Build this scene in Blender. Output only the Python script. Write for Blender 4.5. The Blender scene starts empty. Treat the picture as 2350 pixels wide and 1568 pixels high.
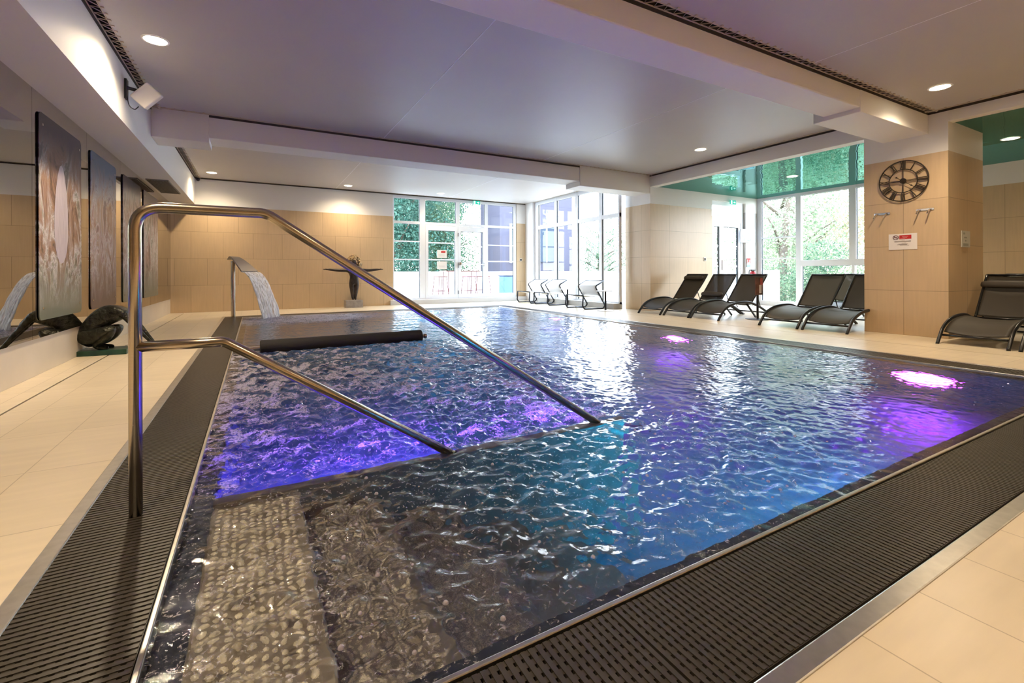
import bpy, bmesh, math, random
import numpy as np
from mathutils import Vector, Matrix
PI = math.pi
random.seed(7)
rng = np.random.default_rng(7)
S = bpy.context.scene
C = S.collection

# ------------------------------------------------------------------ mesh helpers
class MB:
    def __init__(s, jit=False):
        s.v = []; s.f = []; s.jit = jit
    def box(s, x0, y0, z0, x1, y1, z1):
        e_ = (len(s.f) % 7)*1e-4 if s.jit else 0.; x0 -= e_; y0 -= e_; z0 -= e_; x1 += e_; y1 += e_; z1 += e_
        b = len(s.v)
        s.v += [(x0,y0,z0),(x1,y0,z0),(x1,y1,z0),(x0,y1,z0),(x0,y0,z1),(x1,y0,z1),(x1,y1,z1),(x0,y1,z1)]
        s.f += [tuple(b+i for i in q) for q in ((0,3,2,1),(4,5,6,7),(0,1,5,4),(1,2,6,5),(2,3,7,6),(3,0,4,7))]
        return s
    def quad(s, a, b, c, d):
        i = len(s.v); s.v += [tuple(a),tuple(b),tuple(c),tuple(d)]; s.f.append((i,i+1,i+2,i+3)); return s
    def ngon(s, pts):
        i = len(s.v); s.v += [tuple(p) for p in pts]; s.f.append(tuple(range(i, i+len(pts)))); return s
    def tube(s, pts, r, seg=12, cap=True, ell=None):
        pts = [Vector(p) for p in pts]
        n = len(pts); rr = r if isinstance(r, (list, tuple)) else [r]*n
        t0 = (pts[1]-pts[0]).normalized()
        up = Vector((0,0,1)) if abs(t0.z) < .9 else Vector((0,1,0))
        nrm = (up - t0*up.dot(t0)).normalized()
        base = len(s.v); prev = t0
        for i in range(n):
            if i == 0: t = t0
            elif i == n-1: t = (pts[-1]-pts[-2]).normalized()
            else:
                t = ((pts[i]-pts[i-1]).normalized()+(pts[i+1]-pts[i]).normalized())
                t = t.normalized() if t.length > 1e-6 else prev
            q = prev.rotation_difference(t); nrm = q @ nrm; nrm = (nrm - t*nrm.dot(t)).normalized(); prev = t
            bn = t.cross(nrm)
            ea, eb = ell if ell else (1, 1)
            for k in range(seg):
                a = 2*PI*k/seg
                s.v.append(tuple(pts[i] + nrm*(math.cos(a)*rr[i]*ea) + bn*(math.sin(a)*rr[i]*eb)))
        for i in range(n-1):
            for k in range(seg):
                a = base+i*seg+k; b = base+i*seg+(k+1) % seg
                s.f.append((a, b, b+seg, a+seg))
        if cap:
            s.f.append(tuple(base+k for k in range(seg))[::-1])
            s.f.append(tuple(base+(n-1)*seg+k for k in range(seg)))
        return s
    def lathe(s, prof, c=(0,0,0), seg=24, axis='z', capends=True):
        b = len(s.v); n = len(prof)
        for r, h in prof:
            for k in range(seg):
                a = 2*PI*k/seg; u = r*math.cos(a); w = r*math.sin(a)
                p = {'z': (u, w, h), 'x': (h, u, w), 'y': (w, h, u)}[axis]
                s.v.append((c[0]+p[0], c[1]+p[1], c[2]+p[2]))
        for i in range(n-1):
            for k in range(seg):
                a = b+i*seg+k; q = b+i*seg+(k+1) % seg
                s.f.append((a, q, q+seg, a+seg))
        if capends:
            s.f.append(tuple(b+k for k in range(seg))[::-1]); s.f.append(tuple(b+(n-1)*seg+k for k in range(seg)))
        return s
    def grid(s, fn, nu, nv, thick=None):
        b = len(s.v)
        for i in range(nu+1):
            for j in range(nv+1):
                s.v.append(tuple(fn(i/nu, j/nv)))
        for i in range(nu):
            for j in range(nv):
                a = b+i*(nv+1)+j
                s.f.append((a, a+nv+1, a+nv+2, a+1))
        return s
    def mul(s, m):
        s.v = [tuple(m @ Vector(v)) for v in s.v]; return s

def obj(name, mb, mat, parent=None, smooth=False, bevel=0, bseg=2, kind=None, solid=0, at=None, auto=False):
    me = bpy.data.meshes.new(name)
    me.from_pydata(mb.v, [], mb.f); me.update()
    o = bpy.data.objects.new(name, me); C.objects.link(o)
    if mat: me.materials.append(mat)
    if parent:
        o.parent = parent
        if at is not False and parent.type == 'EMPTY' and at == 'world':
            o.location = -Vector(parent.location)
    if smooth:
        for p in me.polygons: p.use_smooth = True
        if auto:
            try: me.set_sharp_from_angle(angle=math.radians(40))
            except Exception: pass
    if solid:
        m = o.modifiers.new('solid', 'SOLIDIFY'); m.thickness = solid; m.offset = 0
    if bevel:
        m = o.modifiers.new('bevel', 'BEVEL'); m.width = bevel; m.segments = bseg; m.limit_method = 'ANGLE'
    if kind: o['kind'] = kind
    return o

def tag(o, label=None, cat=None, group=None, kind=None):
    if label: o['label'] = label
    if cat: o['category'] = cat
    if group: o['group'] = group
    if kind: o['kind'] = kind
    return o

def thing(name, label, cat, loc=(0,0,0), rz=0, group=None):
    o = bpy.data.objects.new(name, None); C.objects.link(o)
    o.location = loc; o.rotation_euler = (0,0,rz); o.empty_display_size = .1
    return tag(o, label, cat, group)

def dup(root, loc, rz, label, group=None):
    r = root.copy(); C.objects.link(r); r.location = loc; r.rotation_euler = (0,0,rz); r['label'] = label
    if group: r['group'] = group
    for ch in [c for c in bpy.data.objects if c.parent == root]:
        c = ch.copy(); C.objects.link(c); c.parent = r
        for g in [g for g in bpy.data.objects if g.parent == ch]:
            d = g.copy(); C.objects.link(d); d.parent = c
    return r

def fillet(pts, r, n=8):
    pts = [Vector(p) for p in pts]; out = [pts[0]]
    for i in range(1, len(pts)-1):
        a, b, c = pts[i-1], pts[i], pts[i+1]
        d1 = (a-b).normalized(); d2 = (c-b).normalized()
        ang = d1.angle(d2); t = min(r/math.tan(ang/2), (a-b).length*.45, (c-b).length*.45)
        p1 = b+d1*t; p2 = b+d2*t
        for k in range(n+1):
            u = k/n
            out.append(p1*(1-u)**2 + b*2*u*(1-u) + p2*u*u)
    out.append(pts[-1]); return out

def smoothpath(pts, n=6):
    pts = [Vector(p) for p in pts]; out = []
    P = [pts[0]*2-pts[1]] + pts + [pts[-1]*2-pts[-2]]
    for i in range(1, len(P)-2):
        for k in range(n):
            t = k/n; a, b, c, d = P[i-1], P[i], P[i+1], P[i+2]
            out.append(.5*((2*b)+(c-a)*t+(2*a-5*b+4*c-d)*t*t+(3*b-a-3*c+d)*t**3))
    out.append(pts[-1]); return out

def skin(name, verts, edges, mat, parent=None, root=0, sub=2, at=None):
    me = bpy.data.meshes.new(name); me.from_pydata([v[:3] for v in verts], edges, []); me.update()
    o = bpy.data.objects.new(name, me); C.objects.link(o); me.materials.append(mat)
    m = o.modifiers.new('skin', 'SKIN'); m.use_smooth_shade = True
    for i, v in enumerate(verts):
        r = v[3]; r2 = v[4] if len(v) > 4 else r
        me.skin_vertices[0].data[i].radius = (r, r2)
        me.skin_vertices[0].data[i].use_root = (i == root)
    s = o.modifiers.new('sub', 'SUBSURF'); s.levels = sub; s.render_levels = sub
    if parent:
        o.parent = parent
        if at == 'world': o.location = -Vector(parent.location)
    return o

# ------------------------------------------------------------------ materials
def nt(name):
    m = bpy.data.materials.new(name); m.use_nodes = True
    t = m.node_tree; t.nodes.clear()
    out = t.nodes.new('ShaderNodeOutputMaterial')
    return m, t, out
def N(t, typ, **kw):
    n = t.nodes.new(typ)
    for k, v in kw.items():
        if k.startswith('i_'): n.inputs[k[2:].replace('_', ' ')].default_value = v
        else: setattr(n, k, v)
    return n
def L(t, a, b): t.links.new(a, b)
def coords(t, scale=(1,1,1)):
    tc = N(t, 'ShaderNodeTexCoord'); mp = N(t, 'ShaderNodeMapping'); mp.inputs['Scale'].default_value = scale
    L(t, tc.outputs['Object'], mp.inputs['Vector']); return mp.outputs['Vector']
def mat(name, col, rough=.5, metal=0., var=.0, scale=8, bump=0., bscale=60, stretch=(1,1,1), spec=.5, coat=0, emis=None, estr=0, trans=0, ior=1.45, alpha=1, aniso=0):
    m, t, out = nt(name)
    p = N(t, 'ShaderNodeBsdfPrincipled')
    p.inputs['Base Color'].default_value = (*col, 1); p.inputs['Roughness'].default_value = rough
    p.inputs['Metallic'].default_value = metal; p.inputs['Specular IOR Level'].default_value = spec
    p.inputs['Coat Weight'].default_value = coat; p.inputs['IOR'].default_value = ior
    p.inputs['Transmission Weight'].default_value = trans; p.inputs['Alpha'].default_value = alpha
    if emis: p.inputs['Emission Color'].default_value = (*emis, 1); p.inputs['Emission Strength'].default_value = estr
    if var:
        v = coords(t, stretch); n = N(t, 'ShaderNodeTexNoise'); n.inputs['Scale'].default_value = scale; n.inputs['Detail'].default_value = 5
        L(t, v, n.inputs['Vector'])
        r = N(t, 'ShaderNodeMapRange'); r.inputs['From Min'].default_value = .3; r.inputs['From Max'].default_value = .7
        r.inputs['To Min'].default_value = 1-var; r.inputs['To Max'].default_value = 1+var
        L(t, n.outputs['Fac'], r.inputs['Value'])
        x = N(t, 'ShaderNodeMix', data_type='RGBA', blend_type='MULTIPLY'); x.inputs['Factor'].default_value = 1
        x.inputs[6].default_value = (*col, 1)
        L(t, r.outputs['Result'], x.inputs[7]); L(t, x.outputs[2], p.inputs['Base Color'])
    if bump:
        v = coords(t, stretch); n = N(t, 'ShaderNodeTexNoise'); n.inputs['Scale'].default_value = bscale; n.inputs['Detail'].default_value = 3
        L(t, v, n.inputs['Vector'])
        b = N(t, 'ShaderNodeBump'); b.inputs['Strength'].default_value = bump; b.inputs['Distance'].default_value = .01
        L(t, n.outputs['Fac'], b.inputs['Height']); L(t, b.outputs['Normal'], p.inputs['Normal'])
    L(t, p.outputs[0], out.inputs[0]); return m

def tile_mat(name, axis, c1, c2, mortar, w, h, u0=0, v0=0, off=0.0, rough=.35, grain=(18, 1.2), msize=.0035, var=.06, upper=None, uz=2.37):
    """stone tiles; axis 'x' or 'y' for a wall running that way, 'f' for a floor."""
    m, t, out = nt(name)
    tc = N(t, 'ShaderNodeTexCoord'); sp = N(t, 'ShaderNodeSeparateXYZ'); L(t, tc.outputs['Object'], sp.inputs[0])
    cb = N(t, 'ShaderNodeCombineXYZ')
    a, b = {'x': ('X', 'Z'), 'y': ('Y', 'Z'), 'f': ('X', 'Y')}[axis]
    for src, dst, o0 in ((a, 'X', u0), (b, 'Y', v0)):
        ad = N(t, 'ShaderNodeMath', operation='SUBTRACT'); ad.inputs[1].default_value = o0
        L(t, sp.outputs[src], ad.inputs[0]); L(t, ad.outputs[0], cb.inputs[dst])
    br = N(t, 'ShaderNodeTexBrick'); br.offset = off; br.squash = 1
    br.inputs['Scale'].default_value = 1; br.inputs['Mortar Size'].default_value = msize; br.inputs['Mortar Smooth'].default_value = .1
    br.inputs['Brick Width'].default_value = w; br.inputs['Row Height'].default_value = h
    br.inputs['Color1'].default_value = (*c1, 1); br.inputs['Color2'].default_value = (*c2, 1); br.inputs['Mortar'].default_value = (*mortar, 1)
    L(t, cb.outputs[0], br.inputs['Vector'])
    mp = N(t, 'ShaderNodeMapping'); mp.inputs['Scale'].default_value = (grain[0], grain[1], 1) ; L(t, cb.outputs[0], mp.inputs['Vector'])
    n = N(t, 'ShaderNodeTexNoise'); n.inputs['Scale'].default_value = 2.0; n.inputs['Detail'].default_value = 6; L(t, mp.outputs[0], n.inputs['Vector'])
    n2 = N(t, 'ShaderNodeTexNoise'); n2.inputs['Scale'].default_value = 1.6; n2.inputs['Detail'].default_value = 3; L(t, cb.outputs[0], n2.inputs['Vector'])
    ad = N(t, 'ShaderNodeMath', operation='ADD'); L(t, n.outputs['Fac'], ad.inputs[0]); L(t, n2.outputs['Fac'], ad.inputs[1])
    r = N(t, 'ShaderNodeMapRange'); r.inputs['From Min'].default_value = .7; r.inputs['From Max'].default_value = 1.3
    r.inputs['To Min'].default_value = 1-var; r.inputs['To Max'].default_value = 1+var; L(t, ad.outputs[0], r.inputs['Value'])
    x = N(t, 'ShaderNodeMix', data_type='RGBA', blend_type='MULTIPLY'); x.inputs['Factor'].default_value = 1
    L(t, br.outputs['Color'], x.inputs[6]); L(t, r.outputs['Result'], x.inputs[7])
    p = N(t, 'ShaderNodeBsdfPrincipled'); p.inputs['Roughness'].default_value = rough
    col = x.outputs[2]
    if upper:
        gt = N(t, 'ShaderNodeMath', operation='GREATER_THAN'); gt.inputs[1].default_value = uz; L(t, sp.outputs['Z'], gt.inputs[0])
        y = N(t, 'ShaderNodeMix', data_type='RGBA'); L(t, gt.outputs[0], y.inputs['Factor']); L(t, col, y.inputs[6]); y.inputs[7].default_value = (*upper, 1)
        col = y.outputs[2]
        rr = N(t, 'ShaderNodeMapRange'); rr.inputs['To Min'].default_value = rough; rr.inputs['To Max'].default_value = .6; L(t, gt.outputs[0], rr.inputs['Value'])
        L(t, rr.outputs['Result'], p.inputs['Roughness'])
    L(t, col, p.inputs['Base Color'])
    bp = N(t, 'ShaderNodeBump'); bp.inputs['Strength'].default_value = .25; bp.inputs['Distance'].default_value = .002; bp.invert = True
    L(t, br.outputs['Fac'], bp.inputs['Height']); L(t, bp.outputs[0], p.inputs['Normal'])
    L(t, p.outputs[0], out.inputs[0]); return m

TC1, TC2, TM = (.61,.45,.275), (.57,.415,.25), (.33,.24,.14)
WH = (.80,.78,.75)
M = {}
M['tile_x'] = tile_mat('stone_tile_along_x', 'x', TC1, TC2, TM, .60, .595, u0=.26, off=.5, upper=WH, msize=.003)
M['tile_y'] = tile_mat('stone_tile_along_y', 'y', TC1, TC2, TM, .60, .595, u0=.43, off=0, upper=WH, msize=.003)
M['tile_px'] = tile_mat('stone_tile_pillar_x', 'x', TC1, TC2, TM, .60, .595, u0=7.6, off=0, upper=WH, msize=.003)
M['tile_py'] = tile_mat('stone_tile_pillar_y', 'y', TC1, TC2, TM, .46, .595, u0=2.375, off=0, upper=WH, msize=.003)
M['floor'] = tile_mat('cream_floor_tile', 'f', (.76,.65,.48), (.72,.615,.45), (.50,.41,.29), .30, .62, u0=-.865, v0=2.11, off=0, rough=.3, grain=(1.5, 10), msize=.0022, var=.07)
M['ledge'] = mat('pale_marble_ledge', (.62,.55,.45), .35, var=.05, scale=3)
M['white'] = mat('white_paint', WH, .6)
M['membrane'] = mat('stretch_ceiling_membrane', (.50,.475,.455), .45, var=.015, scale=2, spec=.4)
M['slot'] = mat('dark_ceiling_slot', (.05,.04,.03), .8)
M['cord'] = mat('cream_lacing_cord', (.55,.47,.36), .7)
M['steel'] = mat('brushed_steel', (.50,.43,.34), .20, 1, var=.05, scale=30, stretch=(1,1,14))
M['steelplate'] = mat('brushed_steel_strip', (.55,.52,.47), .33, 1, var=.08, scale=30)
M['pool'] = mat('pool_liner_steel', (.13,.27,.36), .35, .35, var=.10, scale=2.5)
M['ledge_steel'] = mat('dark_ledge_steel', (.055,.06,.085), .35, .3)
M['steps'] = mat('pool_step_steel', (.40,.335,.265), .36, .45, var=.12, scale=6)
M['dimple'] = mat('glint_painted_dimples', (.92,.80,.62), .3, 0)  # pale warm colour paints light glints onto the steel dimples
M['grate'] = mat('taupe_plastic_grate', (.040,.033,.025), .38, 0, var=.15, scale=12, spec=.6)
M['gutter'] = mat('gutter_dark', (.01,.009,.008), .9)
M['frame'] = mat('white_window_frame', (.80,.83,.88), .35)
M['gasket_shade'] = mat('dark_gasket_shade', (.02,.03,.04), .5)  # gasket colour, also paints the shade on the frame reveals
M['black'] = mat('black_powder_coat', (.012,.012,.014), .28)
M['rubber'] = mat('black_foam', (.018,.016,.015), .75, bump=.2, bscale=120)
M['chrome'] = mat('chrome', (.8,.8,.8), .1, 1)
M['iron'] = mat('dark_wrought_iron', (.035,.022,.013), .5, .3)
M['bronze'] = mat('patinated_bronze', (.030,.030,.022), .36, .55, var=.7, scale=22, bump=.9, bscale=45)
M['bronze2'] = mat('brown_bronze', (.045,.035,.03), .38, .5, var=.5, scale=14, bump=.3, bscale=40)
M['hair'] = mat('golden_bronze_curls', (.42,.30,.16), .4, .6, var=.4, scale=30, bump=1., bscale=45)
M['green'] = mat('green_bronze_plinth', (.018,.06,.042), .35, .3, var=.35, scale=8)
M['stone'] = mat('grey_stone_block', (.33,.30,.28), .6, var=.25, scale=10)
M['redp'] = mat('red_paint', (.45,.02,.03), .35)
M['paper'] = mat('white_paper', (.80,.76,.72), .6)
M['ink'] = mat('grey_print', (.28,.22,.18), .7)
M['redink'] = mat('red_print', (.52,.02,.02), .6)
M['inkd'] = mat('dark_print', (.12,.03,.02), .7)
M['signgreen'] = mat('exit_green', (.0,.25,.17), .5, emis=(0,.35,.25), estr=.5)
M['signwhite'] = mat('exit_white', (.8,.85,.85), .5, emis=(.8,1,.95), estr=.6)
M['plastic'] = mat('white_plastic', (.72,.70,.66), .4)
M['whitesling'] = mat('white_sling_fabric', (.82,.80,.77), .7)
M['darktube'] = mat('dark_steel_tube', (.02,.022,.028), .3, .4)
M['parapet'] = mat('white_rendered_wall', (.85,.85,.87), .7)
M['terrace'] = mat('pale_terrace_paving', (.7,.7,.72), .7, var=.05)
M['bark'] = mat('tree_bark', (.13,.10,.08), .9, var=.3)
M['facade'] = mat('lilac_grey_facade', (.052,.05,.075), .8, var=.05)
M['facadewin'] = mat('facade_window', (.02,.035,.06), .2)
M['lawn'] = mat('garden_ground', (.18,.2,.12), .9, var=.3, scale=1)
M['stoolwood'] = mat('reddish_stool_metal', (.12,.04,.03), .5)
M['bluebin'] = mat('blue_plastic', (.06,.14,.32), .5)

def grey_vent():
    return mat('grey_vent', (.22,.21,.20), .5)
M['vent'] = grey_vent()

def leafmat(name, c1, c2, scale=3.5):
    m, t, out = nt(name)
    v = coords(t); n = N(t, 'ShaderNodeTexNoise'); n.inputs['Scale'].default_value = scale; n.inputs['Detail'].default_value = 4; L(t, v, n.inputs['Vector'])
    r = N(t, 'ShaderNodeMapRange'); r.inputs['From Min'].default_value = .38; r.inputs['From Max'].default_value = .62; L(t, n.outputs['Fac'], r.inputs['Value'])
    x = N(t, 'ShaderNodeMix', data_type='RGBA'); x.inputs[6].default_value = (*c1, 1); x.inputs[7].default_value = (*c2, 1); L(t, r.outputs['Result'], x.inputs['Factor'])
    d = N(t, 'ShaderNodeBsdfDiffuse'); tr = N(t, 'ShaderNodeBsdfTranslucent'); L(t, x.outputs[2], d.inputs[0]); L(t, x.outputs[2], tr.inputs[0])
    mx = N(t, 'ShaderNodeMixShader'); mx.inputs[0].default_value = .4; L(t, d.outputs[0], mx.inputs[1]); L(t, tr.outputs[0], mx.inputs[2]); L(t, mx.outputs[0], out.inputs[0])
    return m
M['leaf1'] = leafmat('teal_green_leaves', (.03,.095,.075), (.12,.22,.17))
M['leaf2'] = leafmat('light_green_leaves', (.14,.20,.12), (.42,.46,.30))
M['leaf4'] = leafmat('fresh_green_leaves', (.05,.11,.07), (.20,.28,.17))
M['leaf3'] = leafmat('autumn_leaves', (.17,.19,.10), (.48,.31,.22))

def glass():
    m, t, out = nt('window_glass')
    tr = N(t, 'ShaderNodeBsdfTransparent'); tr.inputs[0].default_value = (.96,.985,1,1)
    g = N(t, 'ShaderNodeBsdfGlossy'); g.inputs['Roughness'].default_value = 0
    lw = N(t, 'ShaderNodeLayerWeight'); pw = N(t, 'ShaderNodeMath', operation='POWER'); pw.inputs[1].default_value = 5; L(t, lw.outputs['Facing'], pw.inputs[0])
    fr = N(t, 'ShaderNodeMath', operation='MULTIPLY_ADD'); fr.inputs[1].default_value = .9; fr.inputs[2].default_value = .03; L(t, pw.outputs[0], fr.inputs[0])
    mx = N(t, 'ShaderNodeMixShader'); L(t, fr.outputs[0], mx.inputs[0]); L(t, tr.outputs[0], mx.inputs[1]); L(t, g.outputs[0], mx.inputs[2]); L(t, mx.outputs[0], out.inputs[0])
    return m
M['glass'] = glass()
M['mirror'] = mat('tinted_mirror', (.50,.485,.45), .0, 1)

def teal():
    m, t, out = nt('glossy_teal_stretch_ceiling')
    p = N(t, 'ShaderNodeBsdfDiffuse'); p.inputs[0].default_value = (.01,.12,.10,1)
    g = N(t, 'ShaderNodeBsdfGlossy'); g.inputs['Roughness'].default_value = .015; g.inputs[0].default_value = (.34,.60,.56,1)
    v = coords(t, (1.3,.6,1)); n = N(t, 'ShaderNodeTexNoise'); n.inputs['Scale'].default_value = 1.6; n.inputs['Detail'].default_value = 1; L(t, v, n.inputs['Vector'])
    b = N(t, 'ShaderNodeBump'); b.inputs['Strength'].default_value = .25; b.inputs['Distance'].default_value = .05; L(t, n.outputs['Fac'], b.inputs['Height']); L(t, b.outputs[0], g.inputs['Normal'])
    fr = N(t, 'ShaderNodeFresnel'); fr.inputs[0].default_value = 1.5
    mr = N(t, 'ShaderNodeMapRange'); mr.inputs['To Min'].default_value = .35; mr.inputs['To Max'].default_value = 1; L(t, fr.outputs[0], mr.inputs['Value'])
    mx = N(t, 'ShaderNodeMixShader'); L(t, mr.outputs[0], mx.inputs[0]); L(t, p.outputs[0], mx.inputs[1]); L(t, g.outputs[0], mx.inputs[2]); L(t, mx.outputs[0], out.inputs[0])
    return m
M['teal'] = teal()

def fabric():
    m, t, out = nt('taupe_mesh_sling')
    p = N(t, 'ShaderNodeBsdfPrincipled'); p.inputs['Roughness'].default_value = .55
    v = coords(t); n = N(t, 'ShaderNodeTexNoise'); n.inputs['Scale'].default_value = 5; L(t, v, n.inputs['Vector'])
    r = N(t, 'ShaderNodeMapRange'); r.inputs['To Min'].default_value = .85; r.inputs['To Max'].default_value = 1.15; L(t, n.outputs[0], r.inputs['Value'])
    x = N(t, 'ShaderNodeMix', data_type='RGBA', blend_type='MULTIPLY'); x.inputs['Factor'].default_value = 1; x.inputs[6].default_value = (.032,.024,.015,1)
    L(t, r.outputs[0], x.inputs[7]); L(t, x.outputs[2], p.inputs['Base Color'])
    tr = N(t, 'ShaderNodeBsdfTransparent'); tr.inputs[0].default_value = (.8,.8,.8,1)
    mx = N(t, 'ShaderNodeMixShader'); mx.inputs[0].default_value = .10; L(t, p.outputs[0], mx.inputs[1]); L(t, tr.outputs[0], mx.inputs[2]); L(t, mx.outputs[0], out.inputs[0])
    return m
M['sling'] = fabric()
M['pillow'] = mat('dark_brown_pillow', (.035,.026,.018), .6)

def paint(name, seed, cols, glassy=0):
    m, t, out = nt(name)
    tc = N(t, 'ShaderNodeTexCoord'); mp = N(t, 'ShaderNodeMapping'); mp.inputs['Location'].default_value = (seed*3.1, seed*7.7, seed*1.3); mp.inputs['Scale'].default_value = (1, 2.4, 1.1)
    L(t, tc.outputs['Object'], mp.inputs['Vector'])
    n = N(t, 'ShaderNodeTexNoise'); n.inputs['Scale'].default_value = 1.5; n.inputs['Detail'].default_value = 12; n.inputs['Roughness'].default_value = .72; n.inputs['Distortion'].default_value = 1.1
    L(t, mp.outputs[0], n.inputs['Vector'])
    r = N(t, 'ShaderNodeValToRGB'); e = r.color_ramp.elements
    e[0].position = .37; e[0].color = (.012,.008,.010, 1); e[1].position = .62; e[1].color = (*cols[-1], 1); e.new(.53).color = (.60,.56,.57,1)
    for i, c in enumerate(cols[1:-1]):
        q = e.new(.37+.25*(i+1)/(len(cols)-1)); q.color = (*c, 1)
    L(t, n.outputs['Fac'], r.inputs[0])
    p = N(t, 'ShaderNodeBsdfPrincipled'); p.inputs['Roughness'].default_value = .35; p.inputs['Specular IOR Level'].default_value = .25; p.inputs['Coat Weight'].default_value = .18; p.inputs['Coat Roughness'].default_value = .02; p.inputs['Coat IOR'].default_value = 1.35
    sp = N(t, 'ShaderNodeSeparateXYZ'); L(t, tc.outputs['Object'], sp.inputs[0])
    # darker pigment band near the top of the picture, green-grey wash at its foot
    ad = N(t, 'ShaderNodeMath', operation='ADD'); L(t, sp.outputs['Z'], ad.inputs[0]); L(t, n.outputs['Fac'], ad.inputs[1])
    r1 = N(t, 'ShaderNodeMapRange'); r1.inputs['From Min'].default_value = 2.15; r1.inputs['From Max'].default_value = 2.6; L(t, ad.outputs[0], r1.inputs['Value'])
    x1 = N(t, 'ShaderNodeMix', data_type='RGBA'); L(t, r1.outputs[0], x1.inputs['Factor']); L(t, r.outputs[0], x1.inputs[6]); x1.inputs[7].default_value = (.02,.016,.03,1) if not glassy else (.05,.10,.17,1)
    r2 = N(t, 'ShaderNodeMapRange'); r2.inputs['From Min'].default_value = 1.55; r2.inputs['From Max'].default_value = 1.05; L(t, ad.outputs[0], r2.inputs['Value'])
    x2 = N(t, 'ShaderNodeMix', data_type='RGBA'); L(t, r2.outputs[0], x2.inputs['Factor']); L(t, x1.outputs[2], x2.inputs[6]); x2.inputs[7].default_value = (.15,.16,.12,1) if not glassy else (.11,.07,.06,1)
    L(t, x2.outputs[2], p.inputs['Base Color'])
    L(t, p.outputs[0], out.inputs[0]); return m

def emit(name, col, s):
    m, t, out = nt(name); e = N(t, 'ShaderNodeEmission'); e.inputs[0].default_value = (*col, 1); e.inputs[1].default_value = s; L(t, e.outputs[0], out.inputs[0]); return m
M['lens'] = emit('warm_downlight_lens', (1,.86,.62), 14)
M['violet'] = emit('violet_pool_lamp', (.55,.04,1.0), 16)
M['blue'] = emit('added_blue_pool_lamp', (.02,.45,.9), 60)  # added glow, stands in for daylight scattered blue in the water
M['indigo'] = emit('indigo_pool_lamp', (.20,.055,1.0), 70)

# ------------------------------------------------------------------ dimensions
LX, FX, BX, RX = -1.64, -1.165, 12.27, 7.6      # left wall, left fascia, back wall (y), right line (x)
BY = 12.27; CZ = 2.98; CZN = 2.89
PX0, PX1, PY0, PY1 = -.217, 5.41, .913, 10.38    # water
SY = -2.0                                         # wall behind the camera
# ------------------------------------------------------------------ setting
# floor: decks round the pool
f = MB()
f.box(LX-.1, SY, -.12, -1.36, 12.3, 0); f.box(-1.344, SY, -.12, -.575, 12.3, 0); f.box(-1.36, 12.05, -.12, -1.344, 12.3, 0)
f.box(-.575, SY, -.12, 5.775, .541, 0); f.box(-.575, 10.745, -.12, 5.775, 12.3, 0)
f.box(5.775, SY, -.12, 6.60, 12.3, 0); f.box(6.61, SY, -.12, 12.0, 12.3, 0)
obj('floor', f, M['floor'], kind='structure')
d = MB(); d.box(-1.36, SY, -.06, -1.344, 12.05, -.012); d.box(6.60, SY, -.06, 6.61, 12.3, -.004)
obj('trim_1', d, M['gutter'], kind='structure')
# gutter under the grates
g = MB(); g.box(-.53, .59, -.2, -.232, 10.7, -.05); g.box(-.232, .59, -.2, 5.425, .898, -.05); g.box(5.425, .59, -.2, 5.73, 10.7, -.05); g.box(-.232, 10.395, -.2, 5.425, 10.7, -.05)
obj('trim_2', g, M['gutter'], kind='structure')
# steel strips between tiles and grates, and the pool lip
s = MB()
s.box(-.575, .541, -.08, -.527, 10.745, .003); s.box(-.527, .541, -.08, 5.775, .589, .003); s.box(5.73, .589, -.08, 5.775, 10.745, .003); s.box(-.527, 10.70, -.08, 5.73, 10.745, .003)
obj('trim_3', s, M['steelplate'], kind='structure', bevel=.004)
s = MB()
s.box(-.231, .899, -.10, -.217, 10.394, .003); s.box(-.217, .899, -.10, 5.424, .913, .003); s.box(5.41, .913, -.10, 5.424, 10.394, .003); s.box(-.217, 10.38, -.10, 5.41, 10.394, .003)
obj('trim_4', s, M['steelplate'], kind='structure', bevel=.003)
# basin
b = MB(); e = .075; D = -1.3
x0, x1, y0, y1 = PX0+e, PX1-e, PY0+e, PY1-e
b.quad((x0,y0,D),(x1,y0,D),(x1,y1,D),(x0,y1,D))
b.quad((x0,y0,-.07),(x1,y0,-.07),(x1,y0,D),(x0,y0,D)); b.quad((x0,y1,D),(x1,y1,D),(x1,y1,-.07),(x0,y1,-.07))
b.quad((x0,y0,D),(x0,y1,D),(x0,y1,-.07),(x0,y0,-.07)); b.quad((x1,y0,-.07),(x1,y1,-.07),(x1,y1,D),(x1,y0,D))
obj('pool_basin', b, M['pool'], kind='structure')
lg = MB()
for q in (((PX0,PY0),(PX1,PY0),(PX1,y0),(PX0,y0)), ((PX0,y1),(PX1,y1),(PX1,PY1),(PX0,PY1)), ((PX0,y0),(x0,y0),(x0,y1),(PX0,y1)), ((x1,y0),(PX1,y0),(PX1,y1),(x1,y1))):
    lg.box(q[0][0], q[0][1], -.10, q[2][0], q[2][1], -.07)
obj('pool_ledge', lg, M['ledge_steel'], kind='structure')
tag(bpy.data.objects['pool_basin'], 'deep stainless steel basin of the indoor swimming pool', 'pool')

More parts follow.
